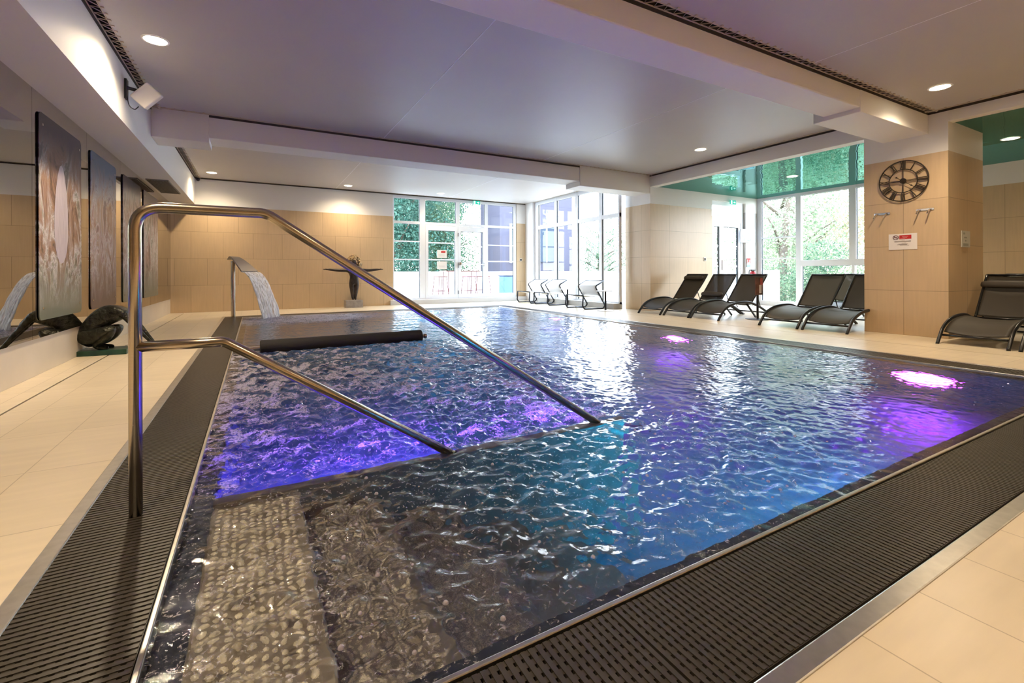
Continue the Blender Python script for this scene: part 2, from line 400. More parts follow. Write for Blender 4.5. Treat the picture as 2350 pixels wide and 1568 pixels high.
# steps on the near left side of the pool
def steps():
    r = thing('pool_steps', 'submerged steel entry steps with dimpled treads in the near left corner of the pool', 'steps', (x0, y0, D)); 
    for i, (sx0, sx1, z) in enumerate(((x0, .155, -.055), (.155, .47, -.24), (.47, .80, -.45), (.80, 1.12, -.70), (1.12, 1.45, -.95))):
        t = obj('tread', MB().box(sx0, y0, -1.29, sx1, 2.03, z), M['steps'], r, bevel=.008, at='world')
        if i < 3:
            dm = MB(); nx = int((sx1-sx0-.035)/.0255)
            ny = 40
            for a in range(nx):
                for c in range(ny):
                    cx = sx0+.026+a*.0255; cy = y0+.02+(c+(a % 2)*.5)*.0262
                    if cy > 2.01: continue
                    bb = len(dm.v); R = .0092
                    for k in range(8): dm.v.append((cx+R*math.cos(k*PI/4), cy+R*math.sin(k*PI/4), z+.0005))
                    for k in range(8): dm.v.append((cx+R*.6*math.cos(k*PI/4), cy+R*.6*math.sin(k*PI/4), z+.0045))
                    dm.v.append((cx, cy, z+.006))
                    for k in range(8):
                        k2 = (k+1) % 8
                        dm.f.append((bb+k, bb+k2, bb+8+k2, bb+8+k)); dm.f.append((bb+8+k, bb+8+k2, bb+16))
            o = obj('anti_slip_dimples', dm, M['dimple'], t, smooth=True, kind='stuff')
steps()
# partition and bench of the massage zone
z = thing('massage_bench', 'submerged massage bench under the foaming violet water behind the handrail', 'bench', (x0, 2.03, D))
obj('partition_wall', MB().box(x0, 2.03, D+.01, 1.90, 2.09, -.018), M['steps'], z, bevel=.006, at='world')
obj('bench_seat', MB().box(x0, 2.09, D+.01, 1.05, 5.6, -.48), M['pool'], z, bevel=.02, at='world')

# water ------------------------------------------------------------------
def smooth(a, lo, hi):
    u = np.clip((a-lo)/(hi-lo), 0, 1); return u*u*(3-2*u)
def waves(X, Y, K, lmin, lmax, amp, seed, bias=None, spread=PI):
    R = np.random.default_rng(seed); h = np.zeros_like(X)
    for i in range(K):
        lam = lmin*(lmax/lmin)**R.random(); th = (bias if bias is not None else 0)+(R.random()*2-1)*spread
        k = 2*PI/lam; ph = R.random()*2*PI
        w = np.sin(k*(X*math.cos(th)+Y*math.sin(th))+ph+.6*np.sin(k*.37*(X*math.sin(th)-Y*math.cos(th))+ph*2))
        h += w*lam
    return h*amp/(math.sqrt(K)*(lmin*lmax)**.5)
def vnoise(X, Y, sc, seed):
    R = np.random.default_rng(seed); h = np.zeros_like(X); a = 1.; tot = 0
    for o in range(4):
        g = R.random((96, 96)); u = X/sc*2**o+13.3; v = Y/sc*2**o+7.7
        i = np.floor(u).astype(int); j = np.floor(v).astype(int); fu = u-i; fv = v-j; fu = fu*fu*(3-2*fu); fv = fv*fv*(3-2*fv)
        G = lambda p, q: g[p % 96, q % 96]
        h += a*(G(i,j)*(1-fu)*(1-fv)+G(i+1,j)*fu*(1-fv)+G(i,j+1)*(1-fu)*fv+G(i+1,j+1)*fu*fv); tot += a; a *= .55
    return h/tot
def water():
    nx, ny = 640, 1000
    tx = np.linspace(0, 1, nx); xs = PX0+(PX1-PX0)*(.72*tx+.28*tx*tx); t = np.linspace(0, 1, ny); ys = PY0+(PY1-PY0)*(.40*t+.60*t*t)
    X, Y = np.meshgrid(xs, ys, indexing='ij')
    edge = np.minimum.reduce([X-PX0, PX1-X, Y-PY0, PY1-Y]); ed = .25+.75*smooth(edge, 0, .25)
    mass = smooth(2.35+.25*np.sin(Y*2)-X, -.25, .45)*smooth(Y, 2.03, 2.16)*smooth(5.75-Y, -.1, .25)
    fall = np.exp(-(((X-.6)/1.5)**2+((Y-9.7)/1.0)**2))
    near = smooth(3.0-X, -.5, 1.2)*smooth(2.2-Y, -.2, .4)
    calm = waves(X, Y, 36, .10, .5, .0022, 1, bias=.5, spread=1.5)
    rip = waves(X, Y, 50, .035, .12, .0016, 2)+waves(X, Y, 40, .022, .05, .00035, 4)*(1+1.6*near)
    chop = waves(X, Y, 60, .045, .17, .0050, 3)
    H = calm+rip*(.55+.6*vnoise(X, Y, 1.2, 5)) + (mass*1.0+near*.85+fall*.8)*chop
    turb = vnoise(X, Y, .11, 9); tb2 = vnoise(X, Y, .045, 31); H += mass*((turb-.5)*.045+(tb2-.5)*.022)+fall*((turb-.5)*.03+(tb2-.5)*.02)
    H = H*ed - .006
    H = np.minimum(H, np.where(edge < .02, -.001, 1.))
    H[np.abs(Y-2.06) < .05] *= .6
    n1 = vnoise(X, Y, .55, 21); n2 = vnoise(X, Y, .07, 22)
    streak = smooth(n1*.38+n2*.62, .42, .64)
    foam = mass*(.16+.72*streak) + np.clip(fall*1.6, 0, 1)*(.75+.5*streak)
    foam += .5*mass*smooth(Y, 3.6, 5.2)*streak
    tread = smooth(.35-X, -.05, .2)*smooth(2.03-Y, -.02, .1)
    foam += near*.12 + tread*.24*smooth(n1*.4+n2*.6, .38, .6)  # froth over the treads also paints in tiny light glints
    foam = np.clip(foam, 0, 1.1)
    V = np.stack([X, Y, H], -1).reshape(-1, 3).astype(np.float32)
    idx = np.arange(nx*ny).reshape(nx, ny)
    F = np.stack([idx[:-1,:-1], idx[1:,:-1], idx[1:,1:], idx[:-1,1:]], -1).reshape(-1, 4).astype(np.int32)
    me = bpy.data.meshes.new('pool_water'); me.vertices.add(len(V)); me.vertices.foreach_set('co', V.ravel())
    me.loops.add(F.size); me.loops.foreach_set('vertex_index', F.ravel()); me.polygons.add(len(F))
    me.polygons.foreach_set('loop_start', np.arange(0, F.size, 4, dtype=np.int32)); me.polygons.foreach_set('loop_total', np.full(len(F), 4, np.int32))
    me.polygons.foreach_set('use_smooth', np.ones(len(F), bool)); me.update(); me.validate()
    a = me.attributes.new('foam', 'FLOAT', 'POINT'); a.data.foreach_set('value', foam.reshape(-1).astype(np.float32))
    o = bpy.data.objects.new('pool_water', me); C.objects.link(o)
    tag(o, 'rippling blue and violet water filling the pool', 'water', kind='structure')
    m, t, out = nt('pool_water')
    v = coords(t)
    nb = N(t, 'ShaderNodeTexNoise'); nb.inputs['Scale'].default_value = 24; nb.inputs['Detail'].default_value = 5; nb.inputs['Roughness'].default_value = .62; L(t, v, nb.inputs['Vector'])
    bp = N(t, 'ShaderNodeBump'); bp.inputs['Strength'].default_value = .25; bp.inputs['Distance'].default_value = .006; L(t, nb.outputs['Fac'], bp.inputs['Height'])
    rf = N(t, 'ShaderNodeBsdfRefraction'); rf.inputs['IOR'].default_value = 1.333; rf.inputs['Roughness'].default_value = 0; rf.inputs['Color'].default_value = (.93,.97,1,1); L(t, bp.outputs[0], rf.inputs['Normal'])
    gl = N(t, 'ShaderNodeBsdfGlossy'); gl.inputs['Roughness'].default_value = .0; gl.inputs['Color'].default_value = (1,1,1,1); L(t, bp.outputs[0], gl.inputs['Normal'])
    fr = N(t, 'ShaderNodeFresnel'); fr.inputs[0].default_value = 1.333; L(t, bp.outputs[0], fr.inputs['Normal'])
    mx = N(t, 'ShaderNodeMixShader'); L(t, fr.outputs[0], mx.inputs[0]); tp = N(t, 'ShaderNodeBsdfTransparent'); tp.inputs[0].default_value = (.86,.95,1,1); tm = N(t, 'ShaderNodeMixShader'); tm.inputs[0].default_value = .0; L(t, rf.outputs[0], tm.inputs[1]); L(t, tp.outputs[0], tm.inputs[2]); L(t, tm.outputs[0], mx.inputs[1]); L(t, gl.outputs[0], mx.inputs[2])
    at = N(t, 'ShaderNodeAttribute'); at.attribute_name = 'foam'
    nf = N(t, 'ShaderNodeTexNoise'); nf.inputs['Scale'].default_value = 70; nf.inputs['Detail'].default_value = 4; nf.inputs['Roughness'].default_value = .7; nf.inputs['Distortion'].default_value = .8; L(t, v, nf.inputs['Vector'])
    sb = N(t, 'ShaderNodeMath', operation='MULTIPLY_ADD'); L(t, at.outputs['Fac'], sb.inputs[0]); sb.inputs[1].default_value = .25; L(t, nf.outputs['Fac'], sb.inputs[2])
    mr = N(t, 'ShaderNodeMapRange'); mr.inputs['From Min'].default_value = .605; mr.inputs['From Max'].default_value = .73; mr.inputs['To Max'].default_value = .88; L(t, sb.outputs[0], mr.inputs['Value'])
    df = N(t, 'ShaderNodeBsdfDiffuse'); df.inputs[0].default_value = (.75,.72,.78,1); tl = N(t, 'ShaderNodeBsdfTranslucent'); tl.inputs[0].default_value = (.8,.78,.9,1)
    fm = N(t, 'ShaderNodeMixShader'); fm.inputs[0].default_value = .5; L(t, df.outputs[0], fm.inputs[1]); L(t, tl.outputs[0], fm.inputs[2])
    m2 = N(t, 'ShaderNodeMixShader'); L(t, mr.outputs[0], m2.inputs[0]); L(t, mx.outputs[0], m2.inputs[1]); L(t, fm.outputs[0], m2.inputs[2])
    L(t, m2.outputs[0], out.inputs[0]); me.materials.append(m); o.cycles.is_caustics_caster = True
water()
# floating bubbles
bb = MB()
R = random.Random(3)
for i in range(190):
    if i < 130: px, py = R.uniform(.15, 2.6), R.uniform(1.0, 2.0)
    else: px, py = R.uniform(-.1, 2.4), R.uniform(2.1, 3.4)
    r = R.choice((.003, .004, .005, .006, .008)); pz = -.006
    base = len(bb.v)
    for a in range(1, 4):
        for k in range(8): bb.v.append((px+r*math.sin(a*PI/6)*math.cos(k*PI/4), py+r*math.sin(a*PI/6)*math.sin(k*PI/4), pz+r*math.cos(a*PI/6)))
    bb.v.append((px, py, pz+r))
    for k in range(8):
        k2 = (k+1) % 8; bb.f.append((base+24, base+k, base+k2))
        for a in range(2): bb.f.append((base+a*8+k, base+8+a*8+k, base+8+a*8+k2, base+a*8+k2))
o = obj('surface_bubbles', bb, mat('bubble_film', (.62,.55,.66), .1, trans=.5), smooth=True)
tag(o, 'small round air bubbles floating over the pool steps', 'bubbles', kind='stuff')

# pool lamps; the blue ones are added to tint the water
def lamp(name_, loc, axis, m, label, r=.12):
    t = thing('pool_light', label, 'light', loc, 0, 'underwater pool lights')
    o = obj('lamp_ring', MB().lathe([(r*1.02, 0), (r*1.3, 0), (r*1.3, .012), (r*1.02, .012)], seg=28, capends=False), M['steel'], t, smooth=True, auto=True)
    l = obj('lamp_lens', MB().lathe([(r, .004), (r, .011)], seg=28), m, t)
    rot = {'-x': (0, -PI/2, 0), '+y': (-PI/2, 0, 0), '-y': (PI/2, 0, 0), '+x': (0, PI/2, 0), '+z': (0,0,0)}[axis]
    for q in (o, l): q.rotation_euler = rot
lamp('', (x1, 1.84, -.62), '-x', M['violet'], 'violet underwater lamp in the right pool wall, nearest the clock pillar', .22)
lamp('', (x1, 4.67, -.66), '-x', M['violet'], 'violet underwater lamp in the right pool wall, opposite the three loungers', .17)
lamp('', (x1, 7.7, -.66), '-x', M['violet'], 'violet underwater lamp in the right pool wall, farthest along')
lamp('', (2.45, y0, -.55), '+y', M['blue'], 'added blue underwater lamp in the near pool wall, close to the steps')
lamp('', (3.9, y0, -.30), '+y', M['violet'], 'violet underwater lamp in the near pool wall, toward its right end')
lamp('', (3.2, y0, -.95), '+y', M['blue'], 'added blue underwater lamp low in the middle of the near pool wall')
lamp('', (3.6, y1, -.7), '-y', M['blue'], 'added blue underwater lamp in the far pool wall')
lamp('', (.35, 2.09, -.30), '+y', M['indigo'], 'indigo underwater lamp behind the steps, left one under the foam')
lamp('', (.85, 2.09, -.30), '+y', M['indigo'], 'indigo underwater lamp behind the steps, middle one under the foam')
lamp('', (1.45, 2.09, -.30), '+y', M['indigo'], 'indigo underwater lamp behind the steps, right one under the foam')

# grates ------------------------------------------------------------------
def grate_mesh():
    g = MB(); n = 50; W = .293
    for i in range(n):
        u = (i+.5)*.02; g.box(u-.0062, 0, -.026, u+.0062, W, -.001)
    for k in range(12):
        v = .006+k*.0255; g.box(.004, v-.0075, -.024, .996, v+.0075, -.0035)
    return g
gr0 = obj('drain_grate', grate_mesh(), M['grate']); gme = gr0.data
spots = []
for i in range(6): spots.append(((-.20+i*.9867, .5985, 0), 0, 'near', .9867))
for i in range(10): spots.append(((-.236, .97+i*1.0, 0), PI/2, 'left', 1 if i < 9 else .42))
for i in range(10): spots.append(((5.722, .97+i*1.0, 0), PI/2, 'right', 1 if i < 9 else .42))
for i in range(6): spots.append(((-.52+i*1.04, 10.402, 0), 0, 'far', 1.04))
ordn = ['first','second','third','fourth','fifth','sixth','seventh','eighth','ninth','tenth']
cnt = {}
for i, (loc, rz, side, sx_) in enumerate(spots):
    if side == 'near' and i == 0: o = gr0
    else:
        o = bpy.data.objects.new('drain_grate', gme); C.objects.link(o)
    k = cnt.get(side, 0); cnt[side] = k+1
    o.location = loc; o.rotation_euler = (0,0,rz); o.scale = (sx_, 1, 1)
    if side == 'near': lab = 'dark grate section along the near pool edge, %s from its left end' % ordn[k]
    elif side == 'left': lab = 'dark grate section along the left pool edge, %s from the near end' % ordn[k]
    elif side == 'right': lab = 'dark grate section along the right pool edge, %s from the near end' % ordn[k]
    else: lab = 'dark grate section along the far pool edge, %s from its left end' % ordn[k]
    tag(o, lab, 'drain grate', 'overflow grates round the pool')
# corner piece at near left and near right
for (cx, cy, lab) in ((-.527, .5985, 'dark corner grate at the near left corner of the pool'),):
    g = MB()
    for i in range(16): g.box(cx+.004, cy+i*.0225, -.026, cx+.32, cy+.013+i*.0225, -.001)
    for k in range(6): g.box(cx+.03+k*.05, cy, -.024, cx+.04+k*.05, cy+.36, -.0035)
    tag(obj('drain_grate', g, M['grate']), lab, 'drain grate', 'overflow grates round the pool')

# walls -------------------------------------------------------------------
obj('wall_left', MB().box(LX-.15, SY, 0, LX, BY+.15, CZ), M['white'], kind='structure')
obj('baseboard_left', MB().box(LX, SY, 0, LX+.03, BY, .312), M['ledge'], kind='structure', bevel=.003)
s = MB(); s.box(LX, SY, 2.39, FX-.06, BY, 2.46); s.box(FX-.06, SY, 2.39, FX, BY, 3.12)
obj('trim_5', s, M['white'], kind='structure')
w = MB(); w.box(LX-.15, BY, 0, 3.21, BY+.2, CZ+.14); w.box(3.21, BY, 0, 7.02, BY+.2, .12); w.box(7.02, BY, 0, 7.45, BY+.2, CZ+.14)
obj('wall_back', w, M['tile_x'], kind='structure')
obj('trim_6', MB().box(3.12, BY-.10, 0, 7.45, BY, .125), mat('grey_kerb', (.55,.54,.54), .6), kind='structure', bevel=.004)
obj('wall_corner', MB().box(7.33, 11.85, 0, 7.50, BY, CZ+.14), M['white'], kind='structure')
obj('trim_7', MB().box(7.22, 8.14, 0, 7.50, 11.9, .13), mat('grey_sill', (.42,.41,.40), .6), kind='structure', bevel=.004)
# pillar by the recess (far) with its wall
w = MB(); w.box(RX, 7.36, 0, 9.66, 8.14, CZ+.12)
p = obj('pillar', w, M['tile_y'], kind='structure')
p.data.materials.append(M['tile_px'])
for po in p.data.polygons:
    if abs(po.normal.y) > .5: po.material_index = 1
w = MB(); w.box(RX, 2.375, 0, 8.75, 3.29, CZ+.1)
p = obj('pillar', w, M['tile_py'], kind='structure')
p.data.materials.append(M['tile_px'])
for po in p.data.polygons:
    if abs(po.normal.y) > .5: po.material_index = 1
# recess walls
w = MB(); w.box(10.95, 7.36, 0, 11.6, 7.56, 2.9)
obj('wall_recess', w, tile_mat('grey_stone_tile', 'x', (.50,.48,.46), (.48,.46,.44), (.3,.28,.26), .6, .595, off=0, upper=WH), kind='structure')
w = MB(); w.box(11.45, SY, 0, 11.65, 3.9, 2.9)
obj('wall_right', w, M['tile_y'], kind='structure')
w = MB(); w.box(LX-.15, SY-.2, 0, 11.65, SY, CZ+.1)
obj('wall_near', w, M['tile_x'], kind='structure')
w = MB(); w.box(9.66, 7.36, 2.60, 10.95, 7.56, 2.9); obj('trim_8', w, M['white'], kind='structure')
# right line fascia above the recess
w = MB(); w.box(RX, SY, 2.735, RX+.14, 2.375, CZ+.14); w.box(RX, 3.29, 2.735, RX+.14, 7.36, CZ+.14)
obj('trim_9', w, M['white'], kind='structure', bevel=.004)
# beams
w = MB(); w.box(FX, 2.575, 2.675, 5.88, 2.957, CZ+.13)
obj('beam', w, M['white'], kind='structure', bevel=.012, bseg=3)
w = MB(); w.box(5.865, 2.57, 2.626, RX+.0, 3.065, CZ+.13)
obj('beam', w, M['white'], kind='structure', bevel=.006)
w = MB(); w.box(-.55, 7.385, 2.682, 5.69, 7.85, CZ+.13); obj('beam', w, M['white'], kind='structure', bevel=.008)
w = MB(); w.box(FX, 7.375, 2.615, -.54, 7.85, CZ+.13); obj('beam', w, M['white'], kind='structure', bevel=.006)
w = MB(); w.box(5.68, 7.37, 2.590, RX+.05, 7.85, CZ+.13); obj('beam', w, M['white'], kind='structure', bevel=.006)
# upper slab, membranes, lacing
obj('roof_slab', MB().box(LX-.2, SY-.2, 3.10, 7.62, BY+.2, 3.3).box(7.62, SY-.2, 3.10, 12.0, 8.2, 3.3), M['slot'], kind='structure')
GAP = .085
bays = [(FX, SY, RX, 2.575, CZN), (FX, 2.957, RX, 7.385, CZ), (FX, 7.85, 7.45, BY, CZ)]
c = MB(); sm = MB()
for (a0, b0, a1, b1, z) in bays:
    c.box(a0+GAP, b0+GAP, z, a1-GAP, b1-GAP, z+.006)
    for xx in (-1.2+2.97, 1.77+3.0):
        sm.box(xx-.004, b0+GAP+.02, z-.0015, xx+.004, b1-GAP-.02, z-.0002)
obj('ceiling', c, M['membrane'], kind='structure')
obj('trim_10', sm, mat('membrane_seam', (.86,.86,.9), .4), kind='structure')
nl = 0
def lacing(p0, p1, inn, z, step):
    """zigzag cord between the wall rail and the membrane hem"""
    global nl
    nl += 1
    p0 = Vector((*p0, z)); p1 = Vector((*p1, z)); d = (p1-p0); n = max(2, int(d.length/step)); inn = Vector((*inn, 0))
    m = MB(); pts = []
    for i in range(n+1):
        q = p0+d*(i/n)
        pts.append(q + inn*(.012 if i % 2 == 0 else GAP+.018) + Vector((0,0, .012 if i % 2 == 0 else -.006)))
    m.tube(pts, .0042, 4)
    m.tube([p0+inn*.010+Vector((0,0,.012)), p1+inn*.010+Vector((0,0,.012))], .006, 5)
    m.tube([p0+inn*(GAP+.004), p1+inn*(GAP+.004)], .006, 5)
    for i in range(1, n+1, 2):
        q = p0+d*(i/n)+inn*(GAP+.02); m.box(q.x-.010, q.y-.010, z-.010, q.x+.010, q.y+.010, z+.001)
    obj('trim_%d' % (10+nl), m, M['cord'], kind='structure')
for bi, (a0, b0, a1, b1, z) in enumerate(bays):
    lacing((a0, max(b0, 0)), (a0, b1), (1,0), z, .052)
    lacing((a0, b1), (a1, b1), (0,-1), z, .052)
    lacing((a1, max(b0, 0)), (a1, b1), (-1,0), z, .052)
dk = MB()  # dark edge strips, painted-in shade of the gap round each membrane
for (a0, b0, a1, b1, z) in bays:
    z0 = z-.022; z1 = 3.105; e_ = .007
    dk.box(a0, b0, z0, a0+e_, b1, z1); dk.box(a1-e_, b0, z0, a1, b1, z1); dk.box(a0+e_, b0, z0, a1-e_, b0+e_, z1); dk.box(a0+e_, b1-e_, z0, a1-e_, b1, z1)
obj('trim_31', dk, M['slot'], kind='structure')
# recess glossy ceiling
obj('ceiling_recess', MB().box(RX+.14, SY, 2.752, 11.45, 7.36, 2.76), M['teal'], kind='structure')
w = MB(); w.box(RX+.14, 3.29, 2.735, RX+.18, 7.36, 2.775); obj('trim_30', w, M['white'], kind='structure')

# windows -----------------------------------------------------------------
def window(name, axis, const, rects, bars, thick=.05, glassoff=.02, gasket_shade=True):
    """rects: glass panes (u0,u1,z0,z1); bars: frame members (u0,u1,z0,z1,(depth))"""
    t = bpy.data.objects.new(name, None); C.objects.link(t); t['kind'] = 'structure'
    def bx(m, u0, u1, z0, z1, d0, d1):
        if axis == 'y': m.box(u0, const+d0, z0, u1, const+d1, z1)
        else: m.box(const+d0, u0, z0, const+d1, u1, z1)
    fr = MB()
    for n_, b_ in enumerate(bars): bx(fr, *b_[:4], -thick/2-(b_[4] if len(b_) > 4 else 0)-.0009*n_, thick/2+.0009*n_)
    obj('window_frame', fr, M['frame'], t, bevel=.004)
    ga = MB(); gl = MB()
    for (u0, u1, z0, z1) in rects:
        w_ = .012
        bx(ga, u1-w_, u1, z0, z1, -.016, .012); bx(ga, u0, u1-w_, z1-.006, z1, -.010, .012)  # dark strip down one pane side paints in the shaded reveal
        if axis == 'y': gl.quad((u0, const+.005, z0), (u1, const+.005, z0), (u1, const+.005, z1), (u0, const+.005, z1))
        else: gl.quad((const+.005, u0, z0), (const+.005, u1, z0), (const+.005, u1, z1), (const+.005, u0, z1))
    obj('gasket_shade', ga, M['gasket_shade'], t); obj('glass_pane', gl, M['glass'], t)
    return t
wy = BY+.06
window('window_1', 'y', wy,
    [(3.25,3.96,2.27,2.88),(4.12,5.03,2.27,2.88),(5.15,5.95,2.27,2.88),(6.05,6.92,2.27,2.88),
     (3.25,3.96,.17,2.20),(6.05,6.92,.24,2.20)],
    [(3.21,7.02,2.88,3.12),(3.21,7.02,2.20,2.27),(3.21,3.25,.1,2.9),(3.96,4.12,.1,2.9),(5.03,5.15,2.1,2.9),(5.95,6.05,.1,2.9),(6.92,7.02,.1,2.9),(3.21,4.12,.10,.17),(6.0,7.02,.10,.24),
     (3.25,3.96,1.705,1.735,-.01),(3.25,3.96,1.21,1.24,-.01),(6.05,6.92,1.665,1.695,-.01),(6.05,6.92,1.18,1.21,-.01)])
def door_leaf(name, u0, u1, muntins, bar):
    t = bpy.data.objects.new(name, None); C.objects.link(t); t['kind'] = 'structure'
    c_ = wy
    fr = MB(True); k = .085
    fr.box(u0, c_-.035, .13, u0+k, c_+.03, 2.17); fr.box(u1-k, c_-.035, .13, u1, c_+.03, 2.17)
    fr.box(u0, c_-.035, 2.05, u1, c_+.03, 2.19); fr.box(u0, c_-.035, .12, u1, c_+.03, .24)
    for z in muntins: fr.box(u0+k, c_-.02, z-.015, u1-k, c_+.02, z+.015)
    obj('door_frame', fr, M['frame'], t, bevel=.005)
    g = MB(); g.box(u0+k, c_-.012, .24, u0+k+.012, c_+.012, 2.05); g.box(u1-k-.012, c_-.022, .24, u1-k, c_+.012, 2.05); g.box(u0+k, c_-.012, 2.038, u1-k, c_+.012, 2.05)
    obj('gasket_shade', g, M['gasket_shade'], t)
    obj('glass_pane', MB().quad((u0+k,c_+.005,.24),(u1-k,c_+.005,.24),(u1-k,c_+.005,2.05),(u0+k,c_+.005,2.05)), M['glass'], t)
    if bar:
        h = MB(); h.tube([(u0+.03,c_-.11,1.12),(u1-.03,c_-.11,1.10)], .017, 10); h.box(u0+.01,c_-.13,1.08,u0+.06,c_-.03,1.16); h.box(u1-.06,c_-.13,1.06,u1-.01,c_-.03,1.14)
        obj('push_bar', h, M['chrome'], t, smooth=True, auto=True)
    h = MB()
    for z in (.30, 1.05, 1.95): h.tube([(u0-.0 if bar else u1, c_-.05, z-.05),(u0-.0 if bar else u1, c_-.05, z+.05)], .014, 8)
    obj('hinge', h, mat('grey_hinge', (.25,.25,.27), .4, .6), t)
    return t
door_leaf('door_1', 4.12, 5.09, (1.70, 1.225), False)
door_leaf('door_2', 5.095, 5.97, (1.62,), True)
# side window of the bay
ed = [8.14, 8.82, 9.79, 10.76, 11.72]
pan = []; bar = [(8.14,11.9,2.88,3.12),(8.14,11.9,2.15,2.25),(8.14,11.9,.10,.16),(11.75,11.9,.1,3.0),(8.14,8.18,.1,3.0)]
for a, b_ in zip(ed[:-1], ed[1:]):
    pan += [(a+.05, b_-.05, 2.25, 2.88), (a+.05, b_-.05, .16, 2.15)]
    bar.append((b_-.05, b_+.05, .1, 3.0))
window('window_2', 'x', 7.45, pan, bar, thick=.07)
# recess window
pan = [(6.36,7.25,.12,2.68),(5.24,6.28,1.12,2.68),(4.15,5.10,1.12,2.68),(5.24,6.24,.12,.99),(4.15,5.15,.12,.99)]
bar = [(3.9,7.36,2.68,2.76),(3.9,7.36,0,.12),(7.25,7.36,0,2.76),(6.26,6.38,0,2.76),(5.10,5.24,.99,2.76),(5.13,5.19,.0,1.05),(3.9,4.15,0,2.76),(3.9,6.3,.99,1.13),
       (6.38,7.25,1.70,1.73,-.01),(6.38,7.25,1.17,1.20,-.01)]
window('window_3', 'x', 11.47, pan, bar, thick=.08)
# double door of the recess
def rdoor():
    t = bpy.data.objects.new('door_3', None); C.objects.link(t); t['kind'] = 'structure'
    c_ = 7.46; fr = MB(True)
    fr.box(9.66,c_-.04,2.50,10.95,c_+.04,2.60); fr.box(9.66,c_-.04,2.10,10.95,c_+.04,2.22); fr.box(9.66,c_-.04,0,9.74,c_+.04,2.6); fr.box(10.83,c_-.04,0,10.95,c_+.04,2.6)
    for (u0, u1) in ((9.74,10.10),(10.10,10.83)):
        fr.box(u0,c_-.03,.02,u0+.08,c_+.03,2.10); fr.box(u1-.08,c_-.03,.02,u1,c_+.03,2.10); fr.box(u0,c_-.03,1.98,u1,c_+.03,2.10); fr.box(u0,c_-.03,.02,u1,c_+.03,.20)
        for z in (1.5, 1.0): fr.box(u0,c_-.015,z-.015,u1,c_+.015,z+.015)
    obj('door_frame', fr, M['frame'], t, bevel=.004)
    ga = MB()
    for (u0, u1, z0, z1) in ((9.82,10.02,.2,1.98),(10.18,10.75,.2,1.98)):
        ga.box(u1-.02,c_-.02,z0,u1,c_+.02,z1); ga.box(u0,c_-.02,z1-.012,u1,c_+.02,z1)
    obj('gasket_shade', ga, M['gasket_shade'], t)
    obj('glass_pane', MB().quad((9.7,c_,.1),(10.9,c_,.1),(10.9,c_,2.55),(9.7,c_,2.55)), M['glass'], t)
    h = MB(); h.tube([(10.06,c_-.07,.9),(10.06,c_-.07,1.15)], .012, 8); obj('door_handle', h, M['chrome'], t)
rdoor()

# mirrors and painted glass panels -----------------------------------------
ms = [SY+.1, 5.2, 6.6, 8.02, 9.33, 12.24]
ml = ['tinted wall mirror nearest the camera, left of all the painted panels', 'tinted wall mirror behind the first painted panel', 'tinted wall mirror behind the second painted panel',
      'tinted wall mirror behind the third painted panel', 'tinted wall mirror behind the fourth painted panel, reaching the back wall']
for i in range(5):
    o = obj('wall_mirror', MB().box(LX+.02, ms[i]+.002, .313, LX+.042, ms[i+1]-.002, 2.388), M['mirror'])
    tag(o, ml[i], 'mirror', 'tinted mirrors along the left wall')
cols = [[[c__*.75 for c__ in c_] for c_ in k_] for k_ in [[(.10,.07,.09),(.20,.11,.07),(.35,.20,.12),(.42,.38,.38),(.30,.31,.24),(.16,.12,.09)],
        [(.16,.10,.10),(.38,.22,.15),(.50,.36,.26),(.42,.40,.42),(.36,.20,.17),(.22,.16,.14)],
        [(.14,.09,.10),(.30,.19,.14),(.45,.37,.32),(.35,.36,.38),(.25,.18,.14)],
        [(.20,.14,.12),(.40,.25,.20),(.46,.40,.38),(.30,.36,.30),(.34,.22,.18)]]]
pl = ['first painted glass panel from the camera, brown and grey swirls with a pale oval', 'second painted glass panel, rosy brown streaks with a blue top', 'third painted glass panel, partly behind the handrail post', 'fourth painted glass panel, nearest the back wall']
for i, (a, b_) in enumerate(((5.30,6.37),(6.69,7.74),(8.10,9.23),(9.44,10.68))):
    t = thing('glass_art_panel', pl[i], 'artwork', (-1.592, (a+b_)/2, .46), 0, 'painted glass panels on the mirror wall')
    hw = (b_-a)/2; R_ = .05; pts = []
    for (cy, cz, a0) in ((hw-R_, R_, -PI/2), (hw-R_, 1.77-R_, 0), (-hw+R_, 1.77-R_, PI/2), (-hw+R_, R_, PI)):
        for k in range(6):
            th = a0+k*PI/10; pts.append((cy+R_*math.cos(th), cz+R_*math.sin(th)))
    m = MB(); n = len(pts)
    m.v = [(.006, p_[0], p_[1]) for p_ in pts]+[(-.001, p_[0], p_[1]) for p_ in pts]
    m.f = [tuple(range(n)), tuple(range(2*n-1, n-1, -1))]+[(k, k+n, (k+1) % n+n, (k+1) % n) for k in range(n)]
    # object coordinates must rise with height from the floor: shift mesh so that z is world z
    pm = paint('painted_glass_%d' % (i+1), i+1, cols[i], glassy=(i == 1))
    o = obj('painted_sheet', m, pm, t)
    o.location = (0, 0, -.46)
    for v in o.data.vertices: v.co.z += .46
    if i == 0:
        sp = MB(); q = []
        for k in range(24):
            th = 2*PI*k/24; q.append((.0075, -.03+.17*math.cos(th)*(1-.25*math.sin(th)), .95+.46*math.sin(th)))
        sp.ngon(q); obj('pale_oval', sp, mat('lilac_white_paint', (.42,.37,.40), .4, var=.12, scale=6, stretch=(1,6,1)), t)
    for (yy, zz) in ((-hw+.07, .1), (hw-.07, .1), (-hw+.07, 1.67), (hw-.07, 1.67)): obj('standoff', MB().lathe([(.012, .006), (.012, .011)], (0, yy, zz), 10, 'x'), M['chrome'], t)
